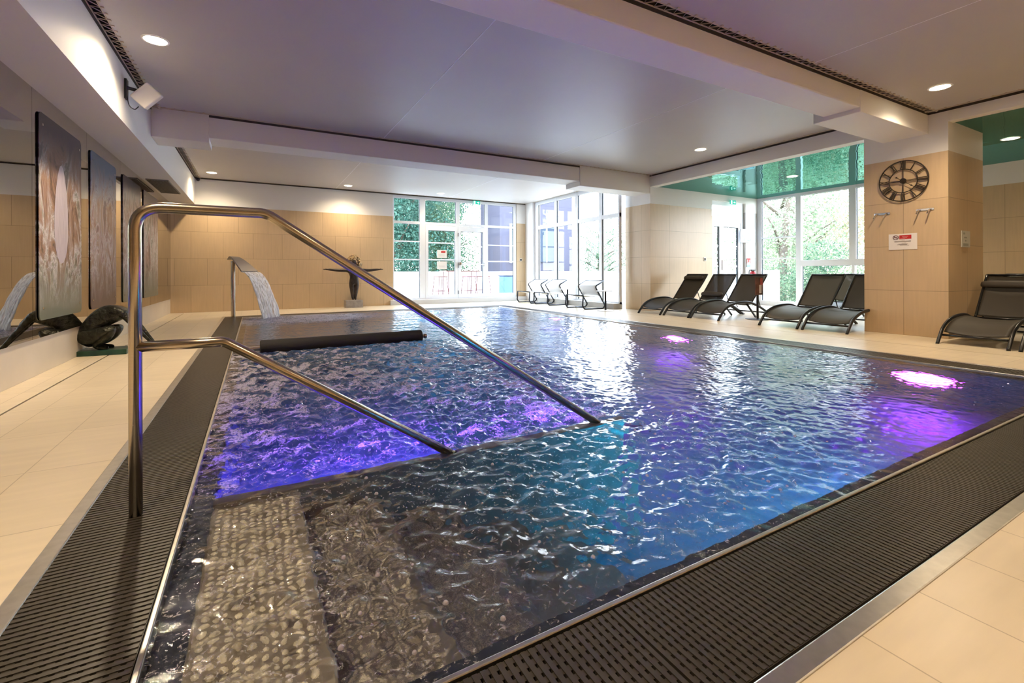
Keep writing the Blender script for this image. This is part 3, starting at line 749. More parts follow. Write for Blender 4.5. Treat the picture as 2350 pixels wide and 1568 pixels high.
# soffit vent
v = thing('ceiling_vent', 'dark rectangular air vent in the soffit above the mirrors', 'vent', (-1.395, 10.03, 2.385))
o = obj('vent_frame', MB().box(-.15, -.70, -.012, .15, .70, .004), M['vent'], v)
sl = MB()
for i in range(14): sl.box(-.135+i*.02, -.68, -.016, -.125+i*.02, .68, -.012)
obj('vent_slats', sl, M['slot'], v)

# downlights ----------------------------------------------------------------
def downlight(x, y, z, label, energy=60, vis=True, r=.088, blend=1., size=150):
    t = thing('ceiling_downlight', label, 'light', (x, y, z), 0, 'round recessed ceiling lights')
    obj('trim_ring', MB().lathe([(r*.98, -.002), (r*1.05, -.007), (r*1.16, -.006), (r*1.2, -.0005)], seg=32, capends=False), M['white'], t, smooth=True)
    obj('lens', MB().lathe([(r, -.0035), (r, -.0015)], seg=32), M['lens'], t)
    ld = bpy.data.lights.new('downlight_beam', 'SPOT'); ld.energy = energy; ld.color = (1,.79,.53); ld.spot_size = math.radians(size); ld.spot_blend = blend; ld.shadow_soft_size = .05
    ld.cycles.is_caustics_light = True; lo = bpy.data.objects.new('downlight_beam', ld); C.objects.link(lo); lo.parent = t; lo.location = (0,0,-.02)
for (x, y, z, lab, en) in (
    (-.79,5.23,CZ,'round warm downlight at the upper left, beside the mirror-wall bulkhead', 150),
    (-.80,11.50,CZ,'round warm downlight in the far left corner of the ceiling', 70),
    (1.97,11.66,CZ,'round warm downlight near the back wall, above the outstretched-arms statue', 70),
    (4.33,11.65,CZ,'round downlight above the glass exit doors', 40),
    (6.75,5.37,CZ,'round downlight above the right pool edge by the three loungers', 70),
    (6.63,2.14,CZN,'round downlight in front of the clock pillar', 80),
    (9.46,2.28,2.752,'round downlight in the green ceiling above the nearest lounger', 40),
    (9.33,5.27,2.752,'round downlight in the green ceiling in front of the tall windows', 40),
    (-.79,1.2,CZN,'round downlight above the near left deck', 110),
    (1.9,-.9,CZN,'round downlight above the near deck', 90),
    (4.4,-.9,CZN,'round downlight above the near deck, right of the camera', 90),
    (6.7,-.6,CZN,'round downlight above the near right deck', 80)):
    downlight(x, y, z, lab, en)

# handrail --------------------------------------------------------------------
t = thing('pool_handrail', 'large brushed steel handrail sloping from the grate down into the pool', 'handrail', (-.372, 2.065, 0))
P0 = fillet([(-.372,2.065,-.02),(-.372,2.065,1.089),(.038,2.065,1.089),(2.05,2.065,-.235)], .085, 10)
# soft second bend
obj('upper_rail', MB().tube(P0, .0198, 28), M['steel'], t, smooth=True, at='world')
P1 = fillet([(-.372,2.065,.592),(-.105,2.065,.592),(1.10,2.065,-.20)], .05, 8)
obj('lower_rail', MB().tube(P1, .0190, 28), M['steel'], t, smooth=True, at='world')

# roller ------------------------------------------------------------------------
t = thing('padded_roller', 'black foam-padded roller bar lying just above the foaming water', 'roller', (.95, 5.73, .040))
obj('foam_sleeve', MB().lathe([(.072,-.91),(.082,-.90),(.082,.90),(.072,.91)], (0,0,0), 32, 'x'), M['rubber'], t, smooth=True, auto=True)
obj('steel_bar', MB().lathe([(.030,-1.16),(.030,-.91)], (0,0,0), 20, 'x'), M['steel'], t, smooth=True, auto=True)
obj('bar_end', MB().lathe([(.022,.91),(.022,.945),(.030,.95),(.030,.975)], (0,0,0), 20, 'x'), M['steel'], t, smooth=True, auto=True)

# water spout ---------------------------------------------------------------------
t = thing('water_spout', 'tall steel swan-neck spout at the far left pool corner', 'water spout', (-.385, 10.55, 0))
obj('pipe', MB().tube([(0,0,-.02),(0,0,1.10)], .040, 20), M['steel'], t, smooth=True, auto=True)
q2 = math.sqrt(.5); FD = Vector((.85, -.527, 0)); FP = Vector((.527, .85, 0))
sp = MB(); prof = smoothpath([(-.075,1.125,.075),(-.03,1.17,.085),(.05,1.15,.14),(.18,1.04,.20),(.33,.885,.26)], 5)
for p_ in prof:
    for (sg, dz, dx) in ((-1,0,0),(1,0,0),(1,.022,.01),(-1,.022,.01)):
        v_ = FD*(p_[0]+dx)+FP*(sg*p_[2]); sp.v.append((v_.x, v_.y, p_[1]+dz))
for i in range(len(prof)-1):
    for k in range(4): a = i*4+k; b_ = i*4+(k+1) % 4; sp.f.append((a, b_, b_+4, a+4))
sp.f += [(3,2,1,0), tuple(len(sp.v)-4+k for k in range(4))]
obj('spout_blade', sp, mat('satin_steel_blade', (.30,.27,.25), .38, .8), t, smooth=True, auto=True)
def stream():
    m = MB(); n = 60; w = 40; R = random.Random(11); ph = [R.uniform(0, 6) for _ in range(w+1)]
    def fn(u, v):
        zz = .885-.90*u; tt = math.sqrt(max(0, .885-zz)/4.9)
        k = int(round(v*w)); d_ = .335+1.02*tt+.02*math.sin(ph[k]+u*5)*u+.012*math.sin(v*55+u*14)*u
        p_ = FD*d_+FP*((v-.5)*(.50+.12*u))
        return (-.385+p_.x, 10.55+p_.y, zz)
    m.grid(fn, n, w)
    mm, tt, out = nt('falling_water')
    vv = coords(tt, (26, 26, 3)); n1 = N(tt, 'ShaderNodeTexNoise'); n1.inputs['Scale'].default_value = 1.0; n1.inputs['Detail'].default_value = 5; L(tt, vv, n1.inputs['Vector'])
    r = N(tt, 'ShaderNodeMapRange'); r.inputs['From Min'].default_value = .38; r.inputs['From Max'].default_value = .56; r.inputs['To Min'].default_value = .45; r.inputs['To Max'].default_value = .98; L(tt, n1.outputs[0], r.inputs['Value'])
    tr = N(tt, 'ShaderNodeBsdfTransparent'); df = N(tt, 'ShaderNodeBsdfDiffuse'); df.inputs[0].default_value = (.9,.9,.92,1); tl = N(tt, 'ShaderNodeBsdfTranslucent'); tl.inputs[0].default_value = (.9,.9,.95,1)
    m1 = N(tt, 'ShaderNodeMixShader'); m1.inputs[0].default_value = .45; L(tt, df.outputs[0], m1.inputs[1]); L(tt, tl.outputs[0], m1.inputs[2])
    m2 = N(tt, 'ShaderNodeMixShader'); L(tt, r.outputs[0], m2.inputs[0]); L(tt, tr.outputs[0], m2.inputs[1]); L(tt, m1.outputs[0], m2.inputs[2]); L(tt, m2.outputs[0], out.inputs[0])
    o = obj('falling_water', m, mm, smooth=True, solid=.012)
    tag(o, 'sheet of white water falling from the steel spout into the pool', 'water', kind='stuff')
stream()

# crouching bronze -------------------------------------------------------------------
def crouch():
    t = thing('crouching_statue', 'dark bronze crouching figure bent forward over a green plinth by the mirror', 'statue', (-1.41, 6.42, 0), math.radians(-6))
    obj('plinth', MB().box(-.235, -.14, 0, .225, .17, .052), M['green'], t, bevel=.006)
    V = []; E = []
    def add(x, y, z, r, r2=None, p=None):
        V.append((x, y, z, r, r2 or r)); i = len(V)-1
        if p is not None: E.append((p, i))
        return i
    pel = add(-.145, .01, .175, .125, .12)
    s1 = add(-.12, .01, .285, .115, .12, pel); s2 = add(-.045, .01, .38, .105, .12, s1); s3 = add(.06, .01, .435, .10, .12, s2); s4 = add(.155, .01, .43, .08, .10, s3)
    nk = add(.215, .01, .40, .030, .030, s4); h1 = add(.245, .01, .345, .046, .046, nk); add(.255, .01, .285, .040, .040, h1)
    for sg in (-1, 1):
        sh = add(.17, .01+sg*.085, .43, .038, None, s4); el = add(.275, .01+sg*.075, .285, .026, None, sh); wr = add(.37, .01+sg*.05, .155, .017, None, el); pm = add(.40, .01+sg*.045, .115, .016, .011, wr)
        for k, (dx, dy, ln) in enumerate(((.020,-.014,.045),(.030,-.004,.055),(.028,.006,.050),(.018,.015,.042))):
            m_ = add(.40+dx*.6, .01+sg*(.045+dy), .115-ln*.5, .0065, None, pm); add(.40+dx, .01+sg*(.045+dy*1.2), .115-ln, .005, None, m_)
        th_ = add(.385, .01+sg*.028, .10, .0065, None, pm)
        hp = add(-.13, .01+sg*.07, .16, .095, None, pel); kn0 = add(-.01, .01+sg*.10, .22, .090, .075, hp); kn = add(.10, .01+sg*.10, .285, .065, None, kn0)
        sh2 = add(.02, .01+sg*.085, .185, .062, None, kn); an = add(-.065, .01+sg*.075, .095, .038, None, sh2); fo = add(-.03, .01+sg*.07, .072, .024, .028, an); add(.055, .01+sg*.075, .064, .013, .028, fo)
    o = skin('bronze_body', V, E, M['bronze'], t, 0, 2)
crouch()
# figure with outstretched arms on a stone block
def armsout():
    t = thing('outstretched_arms_statue', 'bronze figure with golden curls and arms spread wide, on a grey block', 'statue', (2.14, 11.95, 0))
    obj('stone_block', MB().box(-.21, -.13, 0, .20, .15, .185), M['stone'], t, bevel=.006)
    V = []; E = []
    def add(x, y, z, r, r2=None, p=None):
        V.append((x, y, z, r, r2 or r)); i = len(V)-1
        if p is not None: E.append((p, i))
        return i
    pel = add(.01, 0, .66, .115, .09); w_ = add(.01, 0, .77, .095, .075, pel); ch = add(.01, 0, .87, .125, .08, w_); nk0 = add(.01, 0, .955, .045, .045, ch); nk = add(.01, -.005, 1.03, .032, None, nk0); hd = add(.01, -.01, 1.12, .066, None, nk); add(.01, -.01, 1.19, .050, None, hd)
    for sg in (-1, 1):
        sh = add(.01+sg*.12, 0, .925, .052, None, ch); el = add(.01+sg*.36, 0, .925, .040, None, sh); wr = add(.01+sg*.58, 0, .945, .028, None, el); pm = add(.01+sg*.64, 0, .95, .022, .012, wr)
        for k, (dy, dz, ln) in enumerate(((-.02,.0,.07),(-.007,.006,.085),(.007,.004,.08),(.02,-.002,.06))):
            m_ = add(.01+sg*(.64+ln*.55), dy, .95+dz, .0085, None, pm); add(.01+sg*(.64+ln), dy*1.15, .948+dz, .006, None, m_)
        add(.01+sg*.665, -.03, .965, .008, None, pm)
        hp = add(.01+sg*.05, 0, .60, .088, None, pel); kn = add(.01+sg*.042, -.01, .42, .060, None, hp); cf = add(.01+sg*.035, .01, .33, .052, None, kn); an = add(.01+sg*.028, .01, .225, .031, None, cf); add(.01+sg*.03, -.06, .205, .016, .022, an)
    skin('bronze_body', V, E, M['bronze2'], t, 0, 2)
    # curly hair: mass of coils
    m = MB(); R = random.Random(5)
    for i in range(90):
        th = R.uniform(0, 2*PI); ph = R.uniform(-.25, 1.35); rr = .112*(1+.25*math.cos(ph)**2)
        cx, cy, cz = .01+rr*math.cos(th)*math.cos(ph)*1.12, .01+rr*.85*math.sin(th)*math.cos(ph), 1.13+.185*math.sin(ph)
        if math.sin(th) < -.6 and ph < .55: continue
        k = [(cx+.02*math.cos(a*1.1+i), cy+.015*math.sin(a*1.1), cz-.012*a+.015*math.sin(a*1.3+i)) for a in range(6)]
        m.tube(smoothpath(k, 3), .013, 6)
    for i in range(40):
        th = R.uniform(-.6, PI+.6); rr = .13+R.uniform(0, .03)
        cx, cy = .01+rr*math.cos(th)*1.15, .02+.09*math.sin(th)
        k = [(cx+.018*math.sin(a*1.4+i), cy+.012*math.cos(a), 1.13-.045*a) for a in range(5)]
        m.tube(smoothpath(k, 3), .014, 6)
    obj('curly_hair', m, M['hair'], t, smooth=True)
armsout()

# loungers -----------------------------------------------------------------------------
RAIL = smoothpath([(0,0,0),(.06,0,.075),(.17,0,.185),(.36,0,.265),(.60,0,.300),(.85,0,.298),(1.06,0,.245),(1.30,0,.150),(1.58,0,0)], 6)
def railz(x):
    for a, b_ in zip(RAIL[:-1], RAIL[1:]):
        if a.x <= x <= b_.x: return a.z+(b_.z-a.z)*(x-a.x)/max(1e-6, b_.x-a.x)
    return 0
W2 = .292
def lounger(label, pillow, name='sun_lounger'):
    t = thing(name, label, 'sun lounger', (0,0,0), 0, 'dark sling loungers on the pool deck')
    for sg in (-1, 1):
        obj('side_rail', MB().tube([(p.x, sg*W2, p.z) for p in RAIL], .022, 10, ell=(1.1,.75)), M['black'], t, smooth=True)
        obj('leg', MB().tube([(.86, sg*(W2-.045), .27), (1.13, sg*(W2-.045), .01)], .017, 8, ell=(1.3,.8)), M['black'], t, smooth=True)
        obj('back_rail', MB().tube(smoothpath([(1.00, sg*(W2-.05), .275),(1.06, sg*(W2-.045), .34),(1.28, sg*(W2-.035), .58),(1.47, sg*(W2-.03), .80)], 4), .014, 8), M['black'], t, smooth=True)
        obj('support_strut', MB().tube([(1.16, sg*(W2-.05), .46), (1.30, sg*(W2-.05), .16)], .009, 6), M['black'], t, smooth=True)
    for (cx_, cz_, cw_) in ((.10,.10,W2),(1.47,.80,W2-.03),(1.42,.085,W2),(1.0,.265,W2)): obj('crossbar', MB().tube([(cx_,-cw_,cz_),(cx_,cw_,cz_)], .013, 8), M['black'], t, smooth=True)
    R = random.Random(len(label))
    def seat(u, v):
        x = .12+.88*u; y = (v-.5)*2*(W2-.022); sag = (1-(2*v-1)**2)
        return (x, y, railz(x)-.008-.028*sag*(1+.3*math.sin(u*3)) + .006*sag*math.sin(u*34+3*(v-.5)**2*9)*max(0, u-.25))
    obj('seat_sling', MB().grid(seat, 60, 14), M['sling'], t, smooth=True, solid=.004)
    def back(u, v):
        x = 1.02+.45*u; z = .29+.51*u; y = (v-.5)*2*(W2-.035); sag = (1-(2*v-1)**2)*.018
        return (x+sag*.75, y, z-sag*.66)
    obj('back_sling', MB().grid(back, 20, 12), M['sling'], t, smooth=True, solid=.004)
    if pillow == 'top' or pillow == 'low' or pillow == 'band':
        u0 = {'top': .80, 'low': .16, 'band': .70}[pillow]
        cx = 1.02+.45*u0-.035; cz = .29+.51*u0+.035; hw = .235 if pillow != 'band' else .27
        m = MB(); n = 16
        prof = [(.012, -hw-.005)]+[( .045*(1-abs(2*i/n-1)**8*.35), -hw+2*hw*i/n) for i in range(n+1)]+[(.012, hw+.005)]
        m.lathe(prof, (0,0,0), 18, 'y')
        m.mul(Matrix.Translation((cx, 0, cz)) @ Matrix.Rotation(math.radians(-48), 4, 'Y') @ Matrix.Diagonal((1.25, 1, .75, 1)))
        obj('head_pillow', m, M['pillow'], t, smooth=True)
    return t
l1 = lounger('dark sling lounger beside the far tiled pillar, black pillow at the top of its back', 'top'); l1.location = (7.0, 6.83, 0)
l2 = lounger('middle dark sling lounger of the three, pillow slipped to the bottom of its back', 'low'); l2.location = (7.02, 6.17, 0)
l3 = lounger('dark sling lounger, right one of the row of three, behind the red sign stand', None); l3.location = (7.02, 5.53, 0)
l4 = dup(l3, (7.0, 4.19, 0), 0, 'dark sling lounger right of the sign stand, in front of the low window panes')
l5 = dup(l3, (7.0, 3.53, 0), 0, 'dark sling lounger half hidden behind the clock pillar')
l6 = lounger('dark sling lounger right of the clock pillar, with a head band on its back', 'band'); l6.location = (7.0, 2.0, 0)
l7 = dup(l3, (7.02, 1.33, 0), 0, 'dark sling lounger cut by the right edge of the picture')
l8 = dup(l3, (8.95, 4.62, 0), 0, 'second-row lounger by the tall window, seen through the gap beside the clock pillar')
l9 = dup(l3, (8.95, 2.30, 0), 0, 'second-row lounger behind the one with the head band')

# white lounge chairs at the back
def whitechair(label):
    t = thing('white_lounge_chair', label, 'lounge chair', (0,0,0), 0, 'white lounge chairs by the side windows')
    pr = [(.62,.655),(.37,.525),(.66,.075),(.60,.012),(.06,.012),(.0,.09),(.02,.325)]
    for sg in (-1, 1):
        obj('side_frame', MB().tube(fillet([(a, sg*.33, b_) for a, b_ in pr], .05, 6), .018, 8), M['darktube'], t, smooth=True)
    for (cx_, cz_) in ((.02,.325),(.62,.655),(.3,.015)): obj('crossbar', MB().tube([(cx_,-.33,cz_),(cx_,.33,cz_)], .012, 8), M['darktube'], t, smooth=True)
    def seat(u, v): return (.02+.49*u, (v-.5)*.63, .33-.03*math.sin(u*PI)-.02*u-.02*(1-(2*v-1)**2))
    obj('seat_sling', MB().grid(seat, 14, 6), M['whitesling'], t, smooth=True, solid=.006)
    bp_ = [(.51,.31),(.37,.53),(.62,.655)]
    bp_ = fillet([(a, 0, b_) for a, b_ in bp_], .05, 5); n = len(bp_)-1
    def back(u, v):
        p = bp_[min(n, int(round(u*n)))]; return (p[0], (v-.5)*.63, p[2])
    obj('back_sling', MB().grid(back, n, 6), M['whitesling'], t, smooth=True, solid=.006)
    return t
w1 = whitechair('white sling lounge chair on a black bent-tube frame, nearest the tiled pillar'); w1.location = (6.52, 8.71, 0)
dup(w1, (6.56, 10.22, 0), 0, 'white sling lounge chair on a black bent-tube frame, middle of the three')
dup(w1, (6.56, 11.12, 0), 0, 'white sling lounge chair on a black bent-tube frame, nearest the corner')
# side tables
def sidetable(label):
    t = thing('side_table', label, 'side table', (0,0,0), 0, 'round white side tables with black posts')
    obj('base', MB().lathe([(.19,0),(.19,.010),(.03,.018)], seg=28), M['parapet'], t)
    obj('post', MB().lathe([(.022,.01),(.022,.43)], seg=14), M['darktube'], t, smooth=True, auto=True)
    obj('table_top', MB().lathe([(.20,.43),(.205,.436),(.20,.445)], seg=30), M['parapet'], t)
    return t
s1 = sidetable('round white side table with a black post, beside the chair nearest the pillar'); s1.location = (6.80, 7.92, 0)
dup(s1, (6.87, 9.44, 0), 0, 'round white side table with a black post, between two white lounge chairs')

# sign stand
t = thing('sign_stand', 'black sign stand with a red picture board beside the row of three loungers', 'sign stand', (7.88, 5.07, 0))
obj('base', MB().lathe([(.20,0),(.20,.008),(.03,.016)], seg=30), M['black'], t)
obj('post', MB().lathe([(.02,.01),(.02,.55)], seg=14), M['black'], t, smooth=True, auto=True)
bd = obj('picture_board', MB().box(-.11, -.035, .44, .11, -.022, .755), mat('dark_red_photo', (.10,.035,.02), .35, var=.8, scale=9), t)
m = MB(); m.box(-.01,-.037,.47,.06,-.0355,.62); obj('pale_figure', m, mat('pale_print', (.6,.52,.46), .5), bd)
m = MB(); m.box(.02,-.038,.62,.09,-.0356,.74); obj('red_patch', m, mat('red_cloth_print', (.42,.06,.04), .5, var=.3, scale=20), bd)
for nm in ('picture_board',): bd.rotation_euler = (0,0,0)

# clock ---------------------------------------------------------------------------------
def clock():
    t = thing('wall_clock', 'large round black iron wall clock with roman numerals on the tiled pillar', 'clock', (7.575, 2.828, 2.062))
    def P(r, a, x=0): return (x, -r*math.sin(a), r*math.cos(a))   # seen from -x: right is -y
    for nm, rr, th in (('outer_ring', .268, .0075), ('inner_ring', .155, .006)):
        m = MB(); pts = [P(rr, 2*PI*k/64) for k in range(65)]; m.tube(pts, th, 6, cap=False); obj(nm, m, M['iron'], t, smooth=True)
    num = {12:'XII',1:'I',2:'II',3:'III',4:'IIII',5:'V',6:'VI',7:'VII',8:'VIII',9:'IX',10:'X',11:'XI'}
    for h, s_ in num.items():
        a = 2*PI*h/12; m = MB(); ws = [1.0 if c_ == 'I' else 1.9 for c_ in s_]; tot = sum(ws); x_ = -tot/2; k = .0155
        def Q(off, r): # tangential offset
            p = P(r, a); tx = (0, -math.cos(a), -math.sin(a)); return (p[0], p[1]+tx[1]*off, p[2]+tx[2]*off)
        r0, r1 = .160, .262
        for c_, w_ in zip(s_, ws):
            c0 = (x_+w_/2)*k
            if c_ == 'I': m.tube([Q(c0, r0), Q(c0, r1)], .0060, 5)
            elif c_ == 'V': m.tube([Q(c0, r0), Q(c0-k*.7, r1)], .0062, 5); m.tube([Q(c0, r0), Q(c0+k*.7, r1)], .0045, 5)
            else: m.tube([Q(c0-k*.7, r0), Q(c0+k*.7, r1)], .0062, 5); m.tube([Q(c0+k*.7, r0), Q(c0-k*.7, r1)], .0045, 5)
            x_ += w_
        obj('numeral', m, M['iron'], t)
    m = MB(); m.tube([P(.155, 0), P(.155, PI)], .005, 6); m.tube([P(.155, PI/2+.04), P(.03, PI/2+.2)], .004, 6); m.tube([P(.155, PI/2-.04), P(.03, PI/2-.2)], .004, 6)
    m.tube([P(.155, -PI/2+.04), P(.03, -PI/2+.2)], .004, 6); m.tube([P(.155, -PI/2-.04), P(.03, -PI/2-.2)], .004, 6)
    obj('spokes', m, M['iron'], t)
    obj('hub', MB().lathe([(.036,-.008),(.036,.008)], seg=20, axis='x'), M['iron'], t)
    a = math.radians(268); m = MB(); m.ngon([P(.03, a-.25, -.012), P(.09, a-.10, -.012), P(.14, a, -.012), P(.09, a+.10, -.012), P(.03, a+.25, -.012)]); obj('hour_hand', m, M['iron'], t, solid=.004)
    a = math.radians(128); m = MB(); m.tube([P(.085, a+PI, -.016), P(.20, a, -.016)], .0035, 6); m.lathe([(.011,-.003),(.011,.003)], P(.085, a+PI, -.016), 12, 'x'); m.lathe([(.010,-.003),(.010,.003)], P(.12, a, -.016), 12, 'x'); obj('minute_hand', m, M['iron'], t)
clock()
# coat hooks
def hooks(y, z, label):
    t = thing('coat_hook_rail', label, 'coat hooks', (RX, y, z), 0, 'chrome hook rails under the clock')
    obj('plate', MB().box(-.008, -.092, -.014, 0, .092, .014), M['chrome'], t, bevel=.002)
    for s_ in (-1, 1):
        h = MB(); h.lathe([(.013,-.014),(.013,-.006)], (0, s_*.055, 0), 12, 'x'); h.tube(smoothpath([(-.012, s_*.055, 0),(-.06, s_*.055+.006, -.030),(-.085, s_*.055+.012, -.062)], 4), .0085, 8)
        obj('hook', h, M['chrome'], t, smooth=True, auto=True)
hooks(3.073, 1.648, 'chrome two-hook rail under the clock, the left one of two')
hooks(2.605, 1.654, 'chrome two-hook rail under the clock, the right one of two')
# notices
def notice():
    t = thing('notice_sign', 'white printed notice with a red block and a round prohibition mark, below the hooks', 'sign', (RX, 2.842, 1.25))
    obj('paper_sheet', MB().box(-.006, -.155, -.105, 0, .155, .108), M['paper'], t)
    # left in the picture is +y
    obj('red_block', MB().box(-.0075, -.095, .035, -.0062, .035, .088), M['redink'], t)
    m = MB(); m.box(-.0085,-.06,.066,-.0076,.005,.071); m.box(-.0085,-.05,.054,-.0076,-.0,.059); m.box(-.0085,-.03,.042,-.0076,.025,.046)
    obj('lettering', m, mat('pale_red_print', (.75,.35,.33), .6), t)
    m = MB(); pts = [(-.008, .075+.030*math.cos(k*PI/12), .06+.027*math.sin(k*PI/12)) for k in range(25)]; m.tube(pts, .0035, 5, cap=False); m.tube([(-.008,.053,.04),(-.008,.096,.079)], .003, 5); m.box(-.008,.055,.056,-.0065,.095,.064)
    obj('prohibition_mark', m, M['inkd'], t)
    m = MB()
    for (z, a, b_) in ((.022,-.025,.01),(.008,-.09,.09),(.0,-.09,.09),(-.018,-.04,.01),(-.030,-.06,.045),(-.038,-.05,.06),(-.047,-.07,.03)):
        m.box(-.0075, a, z-.0022, -.0062, b_, z+.0022)
    obj('printed_text', m, M['ink'], t)
notice()
t = thing('notice_sign', 'small laminated paper notice on the side face of the clock pillar', 'sign', (8.115, 2.372, 1.27))
obj('paper_sheet', MB().box(-.14,-.008,-.105,.14,-.001,.108), mat('grey_paper', (.62,.62,.58), .4), t)
m = MB(); m.box(-.10,-.0095,.06,-.03,-.0085,.085); m.box(-.06,-.0095,.01,.03,-.0085,.03); m.box(-.03,-.0095,-.03,.01,-.0085,-.01); m.box(-.09,-.0095,-.09,.08,-.0085,-.055)
obj('printed_text', m, mat('faint_grey_print', (.35,.35,.32), .6), t)
# paper notices on the glass of the left exit door
for (z_, lab, red) in ((1.39, 'white paper notice with red heading taped to the left exit door, the upper one', True), (1.07, 'plain white paper notice taped to the left exit door, the lower one', False)):
    t = thing('door_sign', lab, 'sign', (4.61, BY+.045, z_))
    obj('paper_sheet', MB().box(-.145,-.004,-.11,.145,-.001,.11), M['paper'], t)
    if red: obj('red_block', MB().box(-.03,-.0055,.035,.10,-.0042,.085), M['redink'], t)
    m = MB()
    for q_ in range(3): m.box(-.10,-.0055,-.075+q_*.03,.08,-.0042,-.070+q_*.03)
    obj('printed_text', m, mat('faint_print', (.5,.48,.46), .6), t)
# poster in the recess
t = thing('wall_poster', 'small framed blue and white picture on the grey wall beside the recess doors', 'picture', (11.0, 7.35, 1.77))
obj('picture_frame', MB().box(-.28,-.03,-.17,.28,0,.17), M['frame'], t, bevel=.004)
obj('picture', MB().box(-.25,-.033,-.145,.25,-.030,.145), mat('blue_grey_photo', (.42,.55,.68), .4, var=.5, scale=7, stretch=(1,1,3)), t)
# extinguisher and its sign
t = thing('fire_extinguisher', 'red fire extinguisher standing against the grey recess wall', 'fire extinguisher', (11.0, 7.2, 0))
obj('stand', MB().tube([(0,0,0),(0,0,.42)], .018, 8).lathe([(.11,0),(.11,.012)], (0,0,0), 20), M['chrome'], t)
obj('cylinder_body', MB().lathe([(.05,.42),(.075,.43),(.078,.78),(.06,.84),(.03,.87)], seg=24), M['redp'], t, smooth=True, auto=True)
obj('valve_handle', MB().box(-.02,-.06,.87,.02,.05,.90).box(-.015,-.08,.915,.015,.04,.925), M['black'], t)
obj('hose', MB().tube(smoothpath([(-.02,0,.89),(-.16,-.02,.90),(-.21,-.04,.78),(-.15,-.05,.55),(-.08,-.06,.48)], 6), .011, 8), M['black'], t, smooth=True)
t = thing('extinguisher_sign', 'red and white fire extinguisher sign above the extinguisher', 'sign', (11.05, 7.35, 1.09))
obj('sign_plate', MB().box(-.075,-.006,-.11,.075,0,.11), M['paper'], t)
m = MB(); m.box(-.075,-.008,.075,.075,-.006,.11); m.box(-.02,-.008,.01,.025,-.006,.075); m.box(-.075,-.008,-.02,-.06,-.006,.075); m.box(.06,-.008,-.02,.075,-.006,.075)
obj('red_mark', m, M['redink'], t)
obj('blue_band', MB().box(-.07,-.008,-.11,.07,-.006,-.05), mat('blue_grey_band', (.25,.35,.5), .5), t)
# exit signs
def exitsign(loc, label, rz=0, s_=1.):
    t = thing('exit_sign', label, 'exit sign', loc, rz, 'green exit signs')
    obj('sign_body', MB().box(-.11*s_,-.02,-.05*s_,.11*s_,0,.05*s_), M['signgreen'], t, bevel=.002)
    m = MB(); m.box(-.095*s_,-.022,-.04*s_,-.04*s_,-.020,.04*s_); obj('white_door', m, M['signwhite'], t)
    # running figure and arrow
    g = MB(); g.lathe([(.007*s_,-.024),(.007*s_,-.022)], (-.055*s_,0,.025*s_), 10, 'y'); g.tube([(-.058*s_,-.023,.016*s_),(-.066*s_,-.023,-.005*s_)], .004*s_, 5); g.tube([(-.066*s_,-.023,-.005*s_),(-.052*s_,-.023,-.02*s_)], .003*s_, 5); g.tube([(-.066*s_,-.023,-.005*s_),(-.08*s_,-.023,-.025*s_)], .003*s_, 5)
    obj('running_figure', g, M['signgreen'], t)
    a = MB(); a.ngon([(.085*s_,-.022,0),(.05*s_,-.022,.03*s_),(.05*s_,-.022,.01*s_),(.01*s_,-.022,.01*s_),(.01*s_,-.022,-.01*s_),(.05*s_,-.022,-.01*s_),(.05*s_,-.022,-.03*s_)]); obj('arrow', a, M['signwhite'], t, solid=.001)
exitsign((5.62, 12.18, 2.895), 'green exit sign with a white arrow above the glass exit doors')
exitsign((10.35, 7.30, 2.58), 'green exit sign above the double door of the recess', 0, 1.0)
# speaker on its bracket
t = thing('wall_speaker', 'white box loudspeaker on a black bracket high on the left bulkhead', 'speaker', (-1.165, 6.05, 2.75))
obj('bracket', MB().box(0,-.04,-.10,.02,.04,.10).tube([(.01,0,.02),(.10,.02,.01)], .018, 8), M['black'], t)
sb = obj('cabinet', MB().box(-.085,-.075,-.11,.085,.075,.11), M['plastic'], t, bevel=.015, bseg=3); sb.location = (.175,.03,-.03); sb.rotation_euler = (math.radians(18), math.radians(42), math.radians(12))
obj('cable', MB().tube(smoothpath([(.02,-.02,-.08),(.04,-.03,-.17),(.08,-.02,-.20),(.11,0,-.16)], 5), .005, 6), M['black'], t, smooth=True)
t = thing('corner_camera', 'tiny dark camera in the far left corner under the ceiling', 'camera', (-1.10, 12.2, 2.93))
obj('camera_body', MB().lathe([(.02,-.03),(.035,-.01),(.035,.02),(.02,.03)], (0,0,0), 14, 'y'), M['black'], t, smooth=True); obj('mount', MB().box(-.01,0,-.01,.01,.07,.01), M['plastic'], t)
for (x, y, ax, lab) in ((9.38,7.36,'y','small dark wall socket on the tiled wall beside the row of three loungers'), (7.16,12.27,'y','small grey wall switch by the back corner')):
    t = thing('wall_socket', lab, 'socket', (x, y, 1.2)); k_ = 1.25 if x < 8 else 1.16; t.location.z = k_
    obj('cover_plate', MB().box(-.045,-.012,-.045,.045,0,.045), M['plastic'], t, bevel=.004); obj('socket_face', MB().box(-.028,-.016,-.028,.028,-.012,.028), M['iron'], t)

